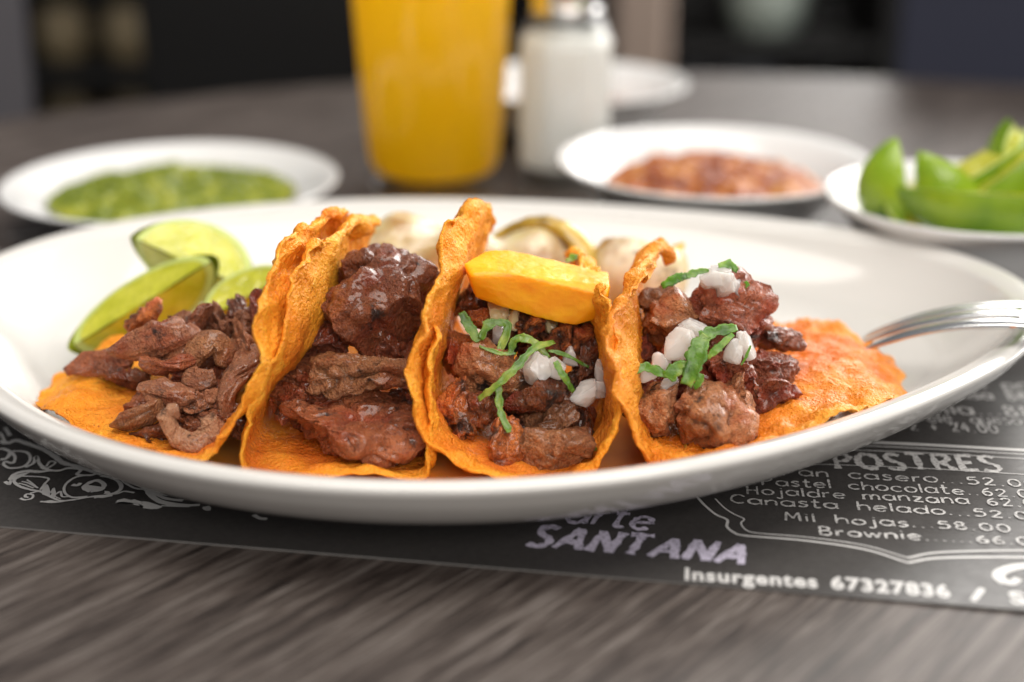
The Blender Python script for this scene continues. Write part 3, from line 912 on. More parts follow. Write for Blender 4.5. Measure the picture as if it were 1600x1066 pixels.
# labels of the small pieces, by where each one lies (pixel of its centre)
LAB = {
    (228, 502): 'reddish beef tip poking up behind the long flat top strip', (315, 494): 'upright beef finger standing in front of the lower lime wedge',
    (262, 572): 'beef shred just under the long flat top strip', (262, 612): 'flat beef shred above the pale curl', (322, 548): 'broad beef shred in the middle of the shredded pile',
    (318, 590): 'beef shred below the broad middle one', (380, 530): 'beef shred pressed to the upper wall of the open tortilla', (398, 490): 'tall dark beef strip behind the pile, touching the tall taco shell',
    (376, 492): 'dark beef knob beside the tall dark strip', (302, 622): 'beef shred between the pale curl and the broad middle shred', (278, 510): 'small beef bit between the reddish tip and the upright finger',
    (196, 588): 'dark beef shred below the strip reaching toward the limes', (345, 655): 'dark beef shred inside the hook of the pale curl', (300, 655): 'dark beef bit behind the bend of the pale curl',
    (230, 625): 'dark beef bit above the reddish tipped piece', (350, 515): 'beef bit at the crest of the pile near the tucked lime wedge', (392, 560): 'beef shred low against the fold of the open tortilla',
    (717, 556): 'dark red pork cube against the shell, below the first cilantro shred', (806, 602): 'brown pork sliver leaning under the long cilantro shred', (876, 526): 'red-brown pork piece under the middle of the pineapple',
    (907, 536): 'red-brown pork bit near the shell wall under the pineapple end', (745, 498): 'small reddish pork bit beside the yellowed onion', (735, 690): 'red pork crumb at the foot of the bright red and black piece',
    (753, 644): 'glossy black pork nub beside the bright red piece', (920, 572): 'blackened pork piece behind the onion sliver by the shell wall',
    (999, 560): 'dark pork piece wedged against the upright greasy tortilla wall', (1132, 574): 'dark crumbly pork piece below the upright onion slivers', (1207, 576): 'dark pork piece stacked on the glossy reddish cube',
    (840, 574): 'largest onion cube beside the long cilantro shred', (866, 572): 'onion chip leaning on the largest cube under the pineapple', (938, 584): 'narrow onion sliver against the pineapple taco wall',
    (912, 618): 'wide onion flake above the end of the charred strip', (934, 606): 'onion flake between the wide flake and the shell wall', (890, 560): 'onion chip under the thin cilantro thread',
    (778, 490): 'widest yellowed onion piece under the pineapple', (802, 498): 'yellowed onion sliver beside the upright pork block', (858, 506): 'yellowed onion chip between pork block and pineapple end', (782, 522): 'onion chip inside the arched cilantro loop',
    (1084, 512): 'long onion slice lying on the largest clear cube', (1034, 564): 'onion chip just below the largest clear cube', (1014, 586): 'onion chip under the leaf by the upright greasy tortilla', (1146, 548): 'short onion sliver beside the taller upright one',
    (1164, 540): 'tall upright onion sliver on the glazed pork', (1044, 600): 'onion chip tucked below the small cilantro leaf', (1122, 614): 'tiny onion chip on the big tan pork chunk',
    (721, 488): 'cilantro shred hugging the shell wall under the pineapple', (751, 530): 'arched cilantro loop over the yellowed onion', (797, 552): 'curved cilantro shred above the largest onion cube', (856, 548): 'thin cilantro thread running to the shell wall',
    (868, 564): 'cilantro shred hanging over the onion chips', (902, 684): 'cilantro shred on the grey-brown pork slice at the front edge', (750, 540): 'thin cilantro stem below the arched loop', (764, 472): 'dark cilantro bit shaded by the pineapple beside yellowed onion',
    (884, 506): 'cilantro bit peeking out below the pineapple end', (984, 588): 'pale cilantro leaf curling out over the upright tortilla wall', (1044, 592): 'small cilantro leaf joining the large draped one', (1106, 560): 'narrow cilantro strip beside the large draped leaf',
    (1084, 606): 'cilantro tip below the large draped leaf', (1158, 570): 'hair-thin cilantro stem on the upright onion sliver', (1034, 448): 'cilantro leaf bit beside the halved grilled onion', (1070, 434): 'cilantro bit leaning on the crowning onion heap',
    (1122, 416): 'cilantro bit on top of the crowning onion heap', (1158, 452): 'tiny cilantro bit at the end of the crowning onion heap',
}
HEAP = 'onion chip in the heap crowning the dark glazed pork chunk'

# ------------------------------------------------------------------ meat
_ico = {}


def ico(sub):
    if sub not in _ico:
        bm = bmesh.new()
        bmesh.ops.create_icosphere(bm, subdivisions=sub, radius=1)
        _ico[sub] = (np.array([v.co[:] for v in bm.verts]), np.array([[v.index for v in f_.verts] for f_ in bm.faces]))
        bm.free()
    return _ico[sub]


def chunk_verts(size, seed, sub=5, p=2.7, cuts=6, lump=.13, crease=.05, fiber=.045, fine=.018, bend=0.0, twist=0.0, cutd=(.45, .85)):
    """a torn, cut piece: rounded block sliced by random planes, split along its fibres"""
    d, fc = ico(sub)
    rg = np.random.RandomState(int(seed * 13) + 3)
    size = np.asarray(size, float)
    r = (np.abs(d) ** p).sum(1) ** (-1 / p)
    v = d * r[:, None]
    o = rg.uniform(-20, 20, 3)
    v = v * (1 + lump * 1.6 * fbm(d * 1.2 + o, 2))[:, None]
    for _ in range(cuts):
        n = rg.normal(size=3); n /= np.linalg.norm(n)
        h = rg.uniform(*cutd)
        wob = .10 * perlin(v * 2.2 + o * 2 + _)            # the knife wanders
        s = v @ n - h - wob
        v = v - n * (np.where(s > 0, s, 0) * .96)[:, None]
    v = v * size / 2
    m = float(np.exp(np.log(size).mean()))
    nr_ = d / size; nr_ /= np.linalg.norm(nr_, axis=1)[:, None]
    v = v + nr_ * (m * lump * .5 * fbm(v / m * 2.2 + o, 3))[:, None]
    if crease:
        c = 1 - np.abs(perlin(v / m * 2.6 + o * 1.7)) * 3.2
        c2 = 1 - np.abs(perlin(v / m * 5.5 + o * .7)) * 3.0
        v = v - nr_ * (m * crease * (1.3 * np.clip(c, 0, 1) ** 2 + .5 * np.clip(c2, 0, 1) ** 2))[:, None]
    ax = rg.normal(size=3); ax[0] += 1.2 * np.sign(ax[0]); ax /= np.linalg.norm(ax)
    q = v - (v @ ax)[:, None] * ax * .86
    if fiber:
        fiber = fiber * min(1.0, m / 1.3)
        rid = 1 - np.abs(perlin(q * 3.4 + o)) * 2.2
        v = v + nr_ * (fiber * (1.1 * (np.clip(rid, -1, 1)) + .8 * perlin(q * 7.5 + o * 2) + .5 * perlin(q * 15 + o)))[:, None]
    v = v + nr_ * (fine * (perlin(v * 9 + o) + .6 * perlin(v * 19 + o)))[:, None]
    if bend:
        a = v[:, 0] / size[0] * bend * 2
        x, z = v[:, 0].copy(), v[:, 2].copy()
        v[:, 0] = x * np.cos(a * .5) - z * np.sin(a); v[:, 2] = z * np.cos(a) + x * np.sin(a * .5) * .6
    if twist:
        a = v[:, 0] / size[0] * twist
        y, z = v[:, 1].copy(), v[:, 2].copy()
        v[:, 1] = y * np.cos(a) - z * np.sin(a); v[:, 2] = z * np.cos(a) + y * np.sin(a)
    return v, fc


def chunk(name, label, cat, group, px, py, y, wpx, hpx, m, seed, tilt=0, depth=None, **kw):
    """a piece wpx x hpx pixels seen from the front, its centre at depth y; tilt in degrees, anticlockwise"""
    label = LAB.get((px, py), label)
    c = aty(px, py, y)
    k = ((c - CAM) @ FW) / F
    gr = 1.22 if cat == 'meat' else 1.04        # cuts and creases eat into the blank
    sx, sz = wpx * k * gr, hpx * k * gr
    sy = depth if depth else (sx + sz) * .5
    v, fc = chunk_verts((sx, sy, sz), seed, **kw)
    me = mesh(name, v, fc)
    if cat == 'onion':
        me.set_sharp_from_angle(angle=math.radians(16))
    o = put(name, me, m, None, c, (math.radians(-12), math.radians(-tilt), math.radians((seed * 37) % 24 - 12)))
    return tag(o, label, cat, group)


g = 'shredded beef in the open tortilla'
SH = 'dark beef filling bit deep inside the shredded pile'
LYING = [(150, 568), (212, 658), (236, 538), (262, 572), (262, 612), (315, 494), (318, 590), (322, 548), (364, 602), (398, 490)]      # built below as swept strips
taco1 = [
    (236, 538, -4.4, 150, 52, BEEF, 12, 'long flat beef strip on top of the shredded pile by the limes'),
    (150, 568, -3.3, 100, 40, STEAK, 8, 'dark beef strip reaching out over the open tortilla toward the limes'),
    (228, 502, -3.2, 46, 40, PASTOR, 70, SH), (315, 494, -3.6, 36, 66, STEAK, -30, SH), (262, 572, -5.2, 88, 62, BEEF, 0, SH),
    (262, 612, -6.2, 88, 44, BEEF, -8, SH), (322, 548, -4.4, 66, 80, BEEF, 10, SH), (318, 590, -5.6, 66, 44, BEEF, 0, SH),
    (380, 530, -4.0, 46, 66, BEEF, 12, SH), (364, 602, -6.0, 54, 128, BEEF, -22, 'long beef strip leaning along the fold of the open tortilla'),
    (398, 490, -3.4, 30, 76, STEAK, 0, SH), (376, 492, -3.5, 32, 44, STEAK, 30, SH),
    (212, 658, -7.0, 86, 44, PORK, 24, 'beef piece with reddish tip lying at the open tortilla front edge'),
    (246, 680, -7.2, 62, 34, CHARRED, 10, 'blackened beef bit beside the pale curl'), (302, 622, -6.3, 56, 48, BEEF, 0, SH), (278, 510, -3.6, 40, 36, BEEF, 0, SH),
    (196, 588, -4.0, 70, 34, STEAK, 0, SH), (345, 655, -6.9, 60, 50, STEAK, 40, SH), (300, 655, -6.4, 60, 50, STEAK, 10, SH), (230, 625, -5.4, 60, 40, STEAK, 10, SH), (350, 515, -3.6, 50, 50, BEEF, 0, SH), (290, 545, -3.8, 90, 60, STEAK, 0, SH), (250, 550, -3.6, 90, 60, STEAK, -20, SH), (300, 590, -4.8, 80, 60, STEAK, 20, SH), (335, 620, -5.6, 70, 60, STEAK, 0, SH), (392, 560, -4.6, 44, 70, BEEF, 0, SH),
]
taco1 = [q for q in taco1 if (q[0], q[1]) not in LYING]
for k, (px, py, y, wd, hh, m, tl, lb) in enumerate(taco1):
    strip = max(wd, hh) > 1.6 * min(wd, hh)
    kx = .86 if hh < wd else 1.0
    chunk('beef_strip' if strip else 'beef_shred', lb, 'meat', g if lb == SH else None, px, py, y, wd * 1.2, hh * kx * 1.25, m, 100 + k, tl, p=2.4, cuts=9, lump=.20, crease=.08, cutd=(.45, .85),
          bend=(.9 if strip else .3) * (-1) ** k, twist=1.2, sub=5)

def strip(label, pts, radii, m, seed, flat=.55):
    """a torn ribbon of meat swept along a path, fibres running lengthwise"""
    P = crom([aty(*q) for q in pts], 16)
    n_ = 48
    m_ = len(P)
    S = np.concatenate([[0], np.cumsum(np.linalg.norm(np.diff(P, axis=0), axis=1))])
    R = np.interp(np.linspace(0, 1, m_), np.linspace(0, 1, len(radii)), radii)
    T = np.gradient(P, axis=0); T /= np.linalg.norm(T, axis=1)[:, None] + 1e-9
    A = np.cross(T, np.array([.15, -.35, 1.0])); A /= np.linalg.norm(A, axis=1)[:, None] + 1e-9
    B = np.cross(T, A)
    a = np.linspace(0, 2 * math.pi, n_, endpoint=False)
    SS, AA_ = np.meshgrid(S, a, indexing='ij')
    ca, sa = np.cos(AA_).ravel(), np.sin(AA_).ravel(); sv = SS.ravel()
    f1 = perlin(np.stack([ca * 1.1 + seed, sa * 1.1, sv * 1.5], 1))
    f2 = 1 - np.abs(perlin(np.stack([ca * 2.4, sa * 2.4 + seed, sv * .7], 1))) * 2.4
    f3 = perlin(np.stack([ca * 5, sa * 5, sv * 2.5 + seed], 1)); f4 = perlin(np.stack([ca * 5, sa * 5 + 9, sv * 11 + seed], 1))
    k = (1 + .34 * f1 + .13 * np.clip(f2, -1, 1) + .10 * f3 + .05 * f4).reshape(SS.shape)
    tw = seed * 1.3 + SS * .9 * math.sin(seed)
    V = P[:, None] + (R[:, None] * k)[..., None] * (np.cos(AA_ + 0)[..., None] * (A[:, None] * np.cos(tw)[..., None] + B[:, None] * np.sin(tw)[..., None]) + flat * np.sin(AA_)[..., None] * (-A[:, None] * np.sin(tw)[..., None] + B[:, None] * np.cos(tw)[..., None]))
    V = V.reshape(-1, 3)
    V = V + .05 * np.stack([fbm(V * 1.7 + seed + 9 * j, 2) for j in range(3)], 1)
    f_ = []
    for i_ in range(m_ - 1):
        for j in range(n_):
            f_.append((i_ * n_ + j, i_ * n_ + (j + 1) % n_, (i_ + 1) * n_ + (j + 1) % n_, (i_ + 1) * n_ + j))
    V = np.vstack([V, P[0], P[-1]])
    for j in range(n_):
        f_.append((m_ * n_, (j + 1) % n_, j)); f_.append((m_ * n_ + 1, (m_ - 1) * n_ + j, (m_ - 1) * n_ + (j + 1) % n_))
    cen = V.mean(0)
    tag(put('beef_strip', mesh('beef_strip', V - cen, f_), m, None, cen), label, 'meat')


for k, (lb, pts, rad, m) in enumerate([
    ('long flat beef strip on top of the shredded pile by the limes', [(170, 552, -4.7), (205, 545, -4.9), (250, 532, -4.9), (296, 524, -4.7), (308, 512, -4.5)], [.10, .36, .50, .42, .2], BEEF),
    ('dark beef strip reaching out over the open tortilla toward the limes', [(104, 580, -3.4), (130, 572, -3.6), (165, 566, -3.8), (205, 562, -3.9)], [.14, .30, .34, .3], STEAK),
    ('upright beef finger standing in front of the lower lime wedge', [(296, 524, -4.0), (308, 506, -3.9), (320, 488, -3.8), (334, 478, -3.8)], [.28, .32, .3, .12], STEAK),
    ('flat beef shred above the pale curl', [(218, 604, -6.2), (245, 608, -6.5), (275, 616, -6.6), (305, 618, -6.5)], [.14, .38, .42, .2], BEEF),
    ('broad beef shred in the middle of the shredded pile', [(296, 572, -5.4), (310, 548, -5.2), (334, 536, -5.0), (352, 550, -5.1), (348, 575, -5.4)], [.2, .42, .5, .42, .2], PORK),
    ('long beef strip leaning along the fold of the open tortilla', [(398, 545, -5.0), (380, 570, -5.6), (362, 596, -6.2), (352, 630, -6.8), (356, 660, -7.2)], [.2, .36, .44, .42, .2], BEEF),
    ('beef piece with reddish tip lying at the open tortilla front edge', [(176, 664, -7.1), (200, 660, -7.3), (228, 648, -7.2), (250, 632, -6.8)], [.12, .36, .42, .25], PORK),
    ('tall dark beef strip behind the pile, touching the tall taco shell', [(404, 520, -4.2), (400, 496, -4.0), (398, 470, -3.8), (404, 452, -3.7)], [.3, .32, .28, .12], DARKP),
    ('beef shred just under the long flat top strip', [(222, 566, -5.2), (250, 574, -5.5), (280, 566, -5.5), (300, 556, -5.3)], [.2, .36, .38, .2], STEAK),
    ('beef shred below the broad middle one', [(286, 592, -5.8), (310, 598, -6.1), (336, 588, -6.0)], [.2, .4, .2], BEEF),
]):
    strip(lb, pts, rad, m, 3.7 + 2.1 * k)

# the pale curl
path = crom([aty(*q) for q in [(276, 640, -7.5), (262, 648, -7.7), (268, 672, -7.8), (292, 692, -7.9), (318, 690, -7.8), (332, 672, -7.6), (322, 650, -7.4)]], 10)
V, Fc = tube(path, [.22, .30, .26, .36, .42, .40, .22], 40, .8)
V = V + (.13 * fbm(V * 1.6 + 4, 3) + .05 * perlin(V * 6))[:, None] * np.sin(V * 3 + 1) + .05 * np.stack([perlin(V * 4), perlin(V * 4 + 9), perlin(V * 4 + 20)], 1)
cen = V.mean(0)
me = mesh('beef_curl', V - cen, Fc)
o = put('beef_curl', me, PALE, None, cen)
md = o.modifiers.new('s', 'SUBSURF'); md.levels = md.render_levels = 1
tag(o, 'pale curled strip of beef at the front of the open tortilla', 'meat')

taco2 = [
    (585, 478, -4.0, 172, 132, STEAK, 4, 'largest dark seared beef chunk, topmost in the tall taco', dict(lump=.13, crease=.035, cuts=6, p=2.6)),
    (566, 428, -3.4, 70, 60, STEAK, 40, 'knobby dark beef lump behind the topmost chunk of the tall taco', dict(lump=.13, crease=.03, cuts=4, p=2.3)),
    (640, 455, -3.4, 70, 90, STEAK, 0, 'dark beef lump between topmost chunk and grilled onion', dict(lump=.13, crease=.03, cuts=4, p=2.3)),
    (556, 584, -6.0, 184, 58, PORK, 10, 'flat brown beef slab in the middle of the tall taco', dict(lump=.12, crease=.06, cuts=9, p=3)),
    (480, 590, -5.4, 70, 60, STEAK, 0, 'brown beef bit at the end of the middle slab', dict()),
    (456, 624, -6.1, 56, 58, STEAK, 20, 'small beef cube against the tall taco wall', dict()),
    (552, 668, -7.0, 196, 96, STEAK, -6, 'big wet beef chunk at the bottom front of the tall taco', dict(lump=.12, crease=.05, cuts=9, p=2.9)),
    (645, 690, -6.8, 60, 56, DARKP, 0, 'dark beef bit at the bottom front corner of the tall taco', dict()),
    (505, 532, -4.8, 90, 50, DARKP, 0, 'shaded beef piece under the topmost chunk', dict()), (620, 545, -4.6, 90, 60, DARKP, 0, 'shaded beef piece behind the middle slab', dict()),
    (640, 630, -6.0, 60, 60, DARKP, 0, 'shaded beef piece behind the bottom chunk', dict()), (490, 640, -6.0, 70, 70, DARKP, 0, 'shaded beef piece between small cube and bottom chunk', dict()),
]
for k, (px, py, y, wd, hh, m, tl, lb, kw) in enumerate(taco2):
    chunk('beef_chunk', lb, 'meat', 'beef chunks in the tall taco', px, py, y, wd, hh, m, 263 + k, tl, sub=6, **{**dict(fiber=.020, fine=.008, lump=.15, crease=.06, p=2.5), **kw})

PK = 'small red-brown pork bit under the pineapple'
CK = 'blackened pork bit buried between browned pieces under the pineapple'
taco3 = [
    (717, 556, -5.0, 52, 66, PASTOR, 10, PK), (774, 582, -5.5, 84, 78, PORK, -10, 'olive-brown pork piece crossed by the long cilantro shred'), (806, 602, -5.6, 50, 84, PORK, -20, PK),
    (717, 646, -6.5, 58, 92, PASTOR, 28, 'bright red and black pork piece against the pineapple taco wall'), (753, 644, -6.5, 42, 48, CHARRED, 0, CK),
    (842, 622, -6.8, 106, 46, CHARRED, 30, 'charred pork strip lying diagonal under the diced onion'), (864, 652, -6.9, 80, 44, PORK, 20, 'brown pork slice right under the charred strip'),
    (782, 692, -7.4, 54, 82, PASTOR, -8, 'upright red-brown pork piece at the pineapple taco front edge'), (860, 704, -7.5, 98, 62, PORK, 6, 'grey-brown pork slice at the pineapple taco front edge'),
    (827, 506, -4.7, 50, 62, PASTOR, 8, 'red-brown pork block sticking up against the pineapple'), (876, 526, -4.6, 66, 66, PASTOR, 0, PK), (907, 536, -4.9, 46, 56, PASTOR, 0, PK),
    (920, 572, -5.2, 60, 76, CHARRED, 0, CK), (890, 606, -5.6, 70, 60, CHARRED, 0, CK), (745, 498, -4.4, 44, 36, PASTOR, 0, PK), (750, 600, -5.0, 70, 60, CHARRED, 0, CK),
    (820, 660, -6.2, 70, 70, CHARRED, 0, CK), (790, 530, -4.2, 80, 60, CHARRED, 0, CK), (900, 670, -6.4, 60, 60, CHARRED, 0, CK), (850, 560, -4.8, 70, 70, CHARRED, 0, CK), (735, 690, -6.6, 46, 40, PASTOR, 0, PK), (742, 468, -3.4, 70, 60, CHARRED, 0, CK), (770, 470, -3.2, 70, 70, CHARRED, 0, CK), (890, 500, -3.6, 90, 60, CHARRED, 0, CK),
]
for k, (px, py, y, wd, hh, m, tl, lb) in enumerate(taco3):
    grp = {PK: 'red-brown pork bits under the pineapple', CK: 'blackened pork bits under the pineapple'}.get(lb)
    chunk('pork_piece', lb, 'meat', grp, px, py, y, wd, hh, m, 300 + k, tl, p=2.8, cuts=9, lump=.16, crease=.05, fine=.010, fiber=.026)

QK = 'dark pork bit buried under the onion and cilantro pile'
taco4 = [
    (1123, 478, -4.0, 132, 84, DARKP, -6, 'glazed dark pork chunk on top, under the diced onion pile', dict(cuts=8)), (1040, 512, -4.4, 88, 80, PORK, 20, 'brown pork slice leaning behind the onion cubes', dict()),
    (1026, 474, -3.4, 60, 60, PORK, 0, 'brown pork bit beside the upright edge of the greasy tortilla', dict()), (999, 560, -4.9, 46, 66, DARKP, 0, QK, dict()),
    (1102, 662, -7.2, 122, 106, PORK, -8, 'big rounded tan pork chunk at the greasy tortilla front', dict(p=2.6, cuts=4, lump=.12, crease=.06)),
    (1018, 642, -6.6, 76, 96, PORK, 0, 'grainy brown pork chunk beside the big tan one', dict()), (1132, 574, -5.8, 78, 56, DARKP, 8, QK, dict(fine=.03)),
    (1142, 634, -6.6, 34, 104, PORK, -16, 'thin upright pork strip beside the big tan chunk', dict()), (1164, 618, -6.0, 34, 74, CHARRED, -10, 'crusty dark red crumb strip on the greasy tortilla', dict(fine=.05, lump=.3)),
    (1207, 576, -5.0, 68, 54, DARKP, 14, QK, dict()), (1203, 612, -5.6, 82, 76, DARKP, 0, 'glossy reddish pork cube at the end of the pile', dict(cuts=8)),
    (1207, 528, -4.0, 84, 40, DARKP, -10, 'dark pork strip behind the pile facing the fork', dict()), (1188, 655, -6.0, 24, 44, PORK, 0, 'small tan pork drip below the glossy cube', dict()),
    (1085, 570, -5.0, 100, 70, DARKP, 0, QK, dict()), (1060, 610, -5.6, 90, 60, DARKP, 0, QK, dict()), (1150, 530, -4.4, 90, 60, DARKP, 0, QK, dict()),
]
for k, (px, py, y, wd, hh, m, tl, lb, kw) in enumerate(taco4):
    chunk('pork_chunk', lb, 'meat', 'glazed pork bits on the greasy tortilla' if lb == QK else None, px, py, y, wd, hh, m, 400 + k, tl, **{**dict(p=2.8, cuts=8, lump=.15, crease=.05, fine=.010, fiber=.026), **kw})

# ------------------------------------------------------------------ diced onion
ON3 = 'translucent diced onion bit in the taco under the pineapple'
ON4 = HEAP
dice = [
    (840, 574, -6.5, 44, 50, 10, ON3, ONION), (866, 572, -6.5, 34, 34, -20, ON3, ONION), (938, 584, -6.0, 22, 44, 0, ON3, ONION), (912, 618, -6.6, 52, 38, 20, ON3, ONION), (934, 606, -6.4, 28, 30, 0, ON3, ONION),
    (890, 560, -5.6, 26, 34, 30, ON3, ONION), (778, 490, -4.6, 34, 40, 0, ON3, ONIONY), (802, 498, -4.7, 22, 34, -20, ON3, ONIONY), (858, 506, -4.6, 26, 36, 10, ON3, ONIONY), (782, 522, -5.0, 24, 30, 0, ON3, ONION),
    (1066, 538, -6.0, 54, 50, -8, 'largest clear onion cube, midway up the glazed pork', ONION), (1084, 512, -5.6, 48, 24, -25, ON4, ONION), (1034, 564, -6.2, 30, 30, 0, ON4, ONION), (1014, 586, -6.6, 30, 22, 0, ON4, ONION),
    (1112, 440, -4.6, 34, 38, 10, ON4, ONION), (1134, 446, -4.7, 40, 40, -10, ON4, ONION), (1124, 428, -4.3, 36, 28, 0, ON4, ONION), (1148, 452, -4.4, 24, 26, 20, ON4, ONION),
    (1146, 548, -6.4, 24, 38, -10, ON4, ONION), (1164, 540, -6.3, 22, 46, 24, ON4, ONION), (1044, 600, -6.7, 34, 22, 20, ON4, ONION), (1122, 614, -7.4, 24, 10, 0, ON4, ONION), (1084, 718, -8.2, 40, 12, 4, 'flat onion bit on the plate floor below the big tan pork chunk', ONION),
]
for k, (px, py, y, wd, hh, tl, lb, m) in enumerate(dice):
    grp = {ON3: 'diced onion under the pineapple', ON4: 'diced onion over the glazed pork'}.get(lb)
    chunk('onion_dice', lb, 'onion', grp, px, py, y, wd, hh, m, 500 + k, tl, sub=4, p=7, cuts=9, lump=.015, crease=0, fiber=0, fine=.003, cutd=(.55, .95))


# ------------------------------------------------------------------ cilantro
def shred(label, group, pts, wpx, seed, curl=.22):
    label = LAB.get((pts[0][0], pts[0][1]), label)
    P = crom([aty(*p) for p in pts], 10)
    n = len(P)
    T = np.gradient(P, axis=0); T /= np.linalg.norm(T, axis=1)[:, None] + 1e-9
    view = CAM - P; view /= np.linalg.norm(view, axis=1)[:, None]
    S = np.cross(T, view + .5 * np.array([0, .3, 1.0])); S /= np.linalg.norm(S, axis=1)[:, None] + 1e-9
    Nn = np.cross(S, T)
    s = np.linspace(0, 1, n)
    kk = ((P[0] - CAM) @ FW) / F
    wd = wpx * kk * (.35 + .65 * np.sin(np.pi * np.clip(s * .9 + .07, 0, 1)) ** .5) * (1 + .45 * perlin(np.stack([s * 5, s * 0 + seed, s * 0], 1)) + .35 * perlin(np.stack([s * 17, s * 0 + seed, s * 0], 1)))
    m_ = 7
    c = np.linspace(-.5, .5, m_)
    G = P[:, None] + S[:, None] * (wd[:, None] * c[None])[..., None] + Nn[:, None] * (wd[:, None] * curl * (c[None] ** 2 * 2 - .2))[..., None]
    G = G + .03 * np.stack([perlin(G.reshape(-1, 3) * 5 + k_ * 9 + seed) for k_ in range(3)], 1).reshape(G.shape)
    th = .012
    A, B = G + Nn[:, None] * th / 2, G - Nn[:, None] * th / 2
    nn = n * m_
    fa = grid_faces(n, m_)
    loop = [i * m_ for i in range(n)] + [(n - 1) * m_ + j for j in range(1, m_)] + [i * m_ + m_ - 1 for i in range(n - 2, -1, -1)] + [j for j in range(m_ - 2, 0, -1)]
    fs = np.array([(loop[k], loop[k - 1], loop[k - 1] + nn, loop[k] + nn) for k in range(len(loop))])
    V = np.vstack([A.reshape(-1, 3), B.reshape(-1, 3)])
    cen = V.mean(0)
    tag(put('cilantro_shred', mesh('cilantro_shred', V - cen, np.vstack([fa, fa[:, ::-1] + nn, fs])), CILA, None, cen), label, 'cilantro', group)


C3, C4 = 'small green cilantro shred in the taco under the pineapple', 'small green cilantro leaf bit among the onion on the glazed pork'
G3, G4 = 'cilantro shreds under the pineapple', 'cilantro bits on the glazed pork'
cil = [
    ('long cilantro shred lying diagonally across the pork under the pineapple', None, [(747, 624, -6.9), (772, 606, -7.0), (804, 577, -6.8), (832, 546, -6.3), (866, 534, -5.8)], 13),
    ('cilantro shred hanging down below the long diagonal one', None, [(779, 602, -6.9), (782, 642, -7.3), (796, 676, -7.9)], 13),
    (C3, G3, [(721, 488, -5.3), (734, 512, -5.6), (748, 534, -5.8)], 16), (C3, G3, [(751, 530, -5.8), (766, 506, -5.6), (793, 510, -5.6), (780, 550, -5.9)], 15),
    (C3, G3, [(797, 552, -6.0), (806, 530, -5.9), (831, 533, -6.0), (858, 560, -6.1)], 13), (C3, G3, [(856, 548, -6.0), (884, 555, -6.0), (920, 574, -6.0)], 7),
    (C3, G3, [(868, 564, -6.9), (880, 588, -7.1), (897, 612, -7.1)], 11), (C3, G3, [(902, 684, -7.6), (915, 690, -7.7), (932, 704, -7.8)], 9), (C3, G3, [(750, 540, -5.9), (780, 552, -6.1), (806, 552, -6.1)], 7),
    (C3, G3, [(764, 472, -4.5), (790, 482, -4.6), (806, 490, -4.7)], 10), (C3, G3, [(884, 506, -4.8), (906, 500, -4.8), (926, 506, -4.9)], 12),
    ('large cilantro leaf draped in the middle of the glazed pork', None, [(1072, 602, -7.2), (1084, 572, -7.0), (1092, 542, -6.7), (1104, 524, -6.4)], 30),
    (C4, G4, [(984, 588, -7.0), (1004, 574, -6.9), (1026, 580, -6.8), (1046, 588, -6.8)], 16), (C4, G4, [(1044, 592, -7.0), (1056, 578, -6.9), (1078, 572, -6.9)], 26),
    ('broad dark cilantro leaf lying over the onion cubes', None, [(1092, 524, -6.4), (1120, 518, -6.3), (1152, 512, -6.1)], 20), (C4, G4, [(1106, 560, -6.8), (1122, 544, -6.7), (1146, 522, -6.5)], 12),
    (C4, G4, [(1084, 606, -7.3), (1092, 598, -7.3), (1096, 584, -7.2)], 12), (C4, G4, [(1158, 570, -6.8), (1166, 556, -6.7), (1172, 540, -6.6)], 4),
    (C4, G4, [(1034, 448, -4.2), (1056, 436, -4.2), (1076, 430, -4.2)], 16), (C4, G4, [(1070, 434, -4.2), (1092, 424, -4.1), (1108, 424, -4.1)], 12), (C4, G4, [(1122, 416, -4.2), (1140, 414, -4.2), (1152, 424, -4.2)], 14),
    (C4, G4, [(1158, 452, -4.4), (1164, 446, -4.4), (1170, 442, -4.4)], 12), ('olive cilantro bit stuck on the bare greasy tortilla', None, [(1300, 601, -3.4), (1312, 598, -3.3), (1326, 592, -3.2)], 8),
    ('cilantro bit behind the pineapple wedge', None, [(884, 408, -2.4), (900, 402, -2.4), (912, 408, -2.4)], 12),
]
for k, (lb, gr, pts, wd) in enumerate(cil):
    shred(lb, gr, pts, wd, k + 1)

# ------------------------------------------------------------------ pineapple
bm = bmesh.new()
pp = [(724, 412, -4.4), (758, 391, -3.0), (790, 389, -2.9), (952, 425, -2.9), (954, 446, -4.6), (806, 428, -4.9), (736, 430, -4.9), (742, 466, -4.6), (790, 482, -4.8), (858, 498, -4.9), (898, 511, -4.9), (944, 496, -4.6), (950, 462, -5.0), (930, 470, -3.0), (770, 455, -3.0)]
for q in pp:
    bm.verts.new(aty(q[0], q[1], q[2] - .55) * U)
bmesh.ops.convex_hull(bm, input=list(bm.verts))
loose = [v for v in bm.verts if not v.link_faces]
bmesh.ops.delete(bm, geom=loose, context='VERTS')
bmesh.ops.dissolve_limit(bm, angle_limit=math.radians(8), verts=list(bm.verts), edges=list(bm.edges))
bmesh.ops.triangulate(bm, faces=list(bm.faces))
for _ in range(7):
    lng = [e_ for e_ in bm.edges if e_.calc_length() > .09 * U]
    if not lng:
        break
    bmesh.ops.subdivide_edges(bm, edges=lng, cuts=1)
    bmesh.ops.triangulate(bm, faces=list(bm.faces))
for _ in range(5):
    bmesh.ops.smooth_vert(bm, verts=list(bm.verts), factor=.5, use_axis_x=True, use_axis_y=True, use_axis_z=True)
bm.normal_update()
co_ = np.array([v.co[:] for v in bm.verts]) / U
no_ = np.array([v.normal[:] for v in bm.verts])
q = co_ * np.array([1, 1, 3.0])
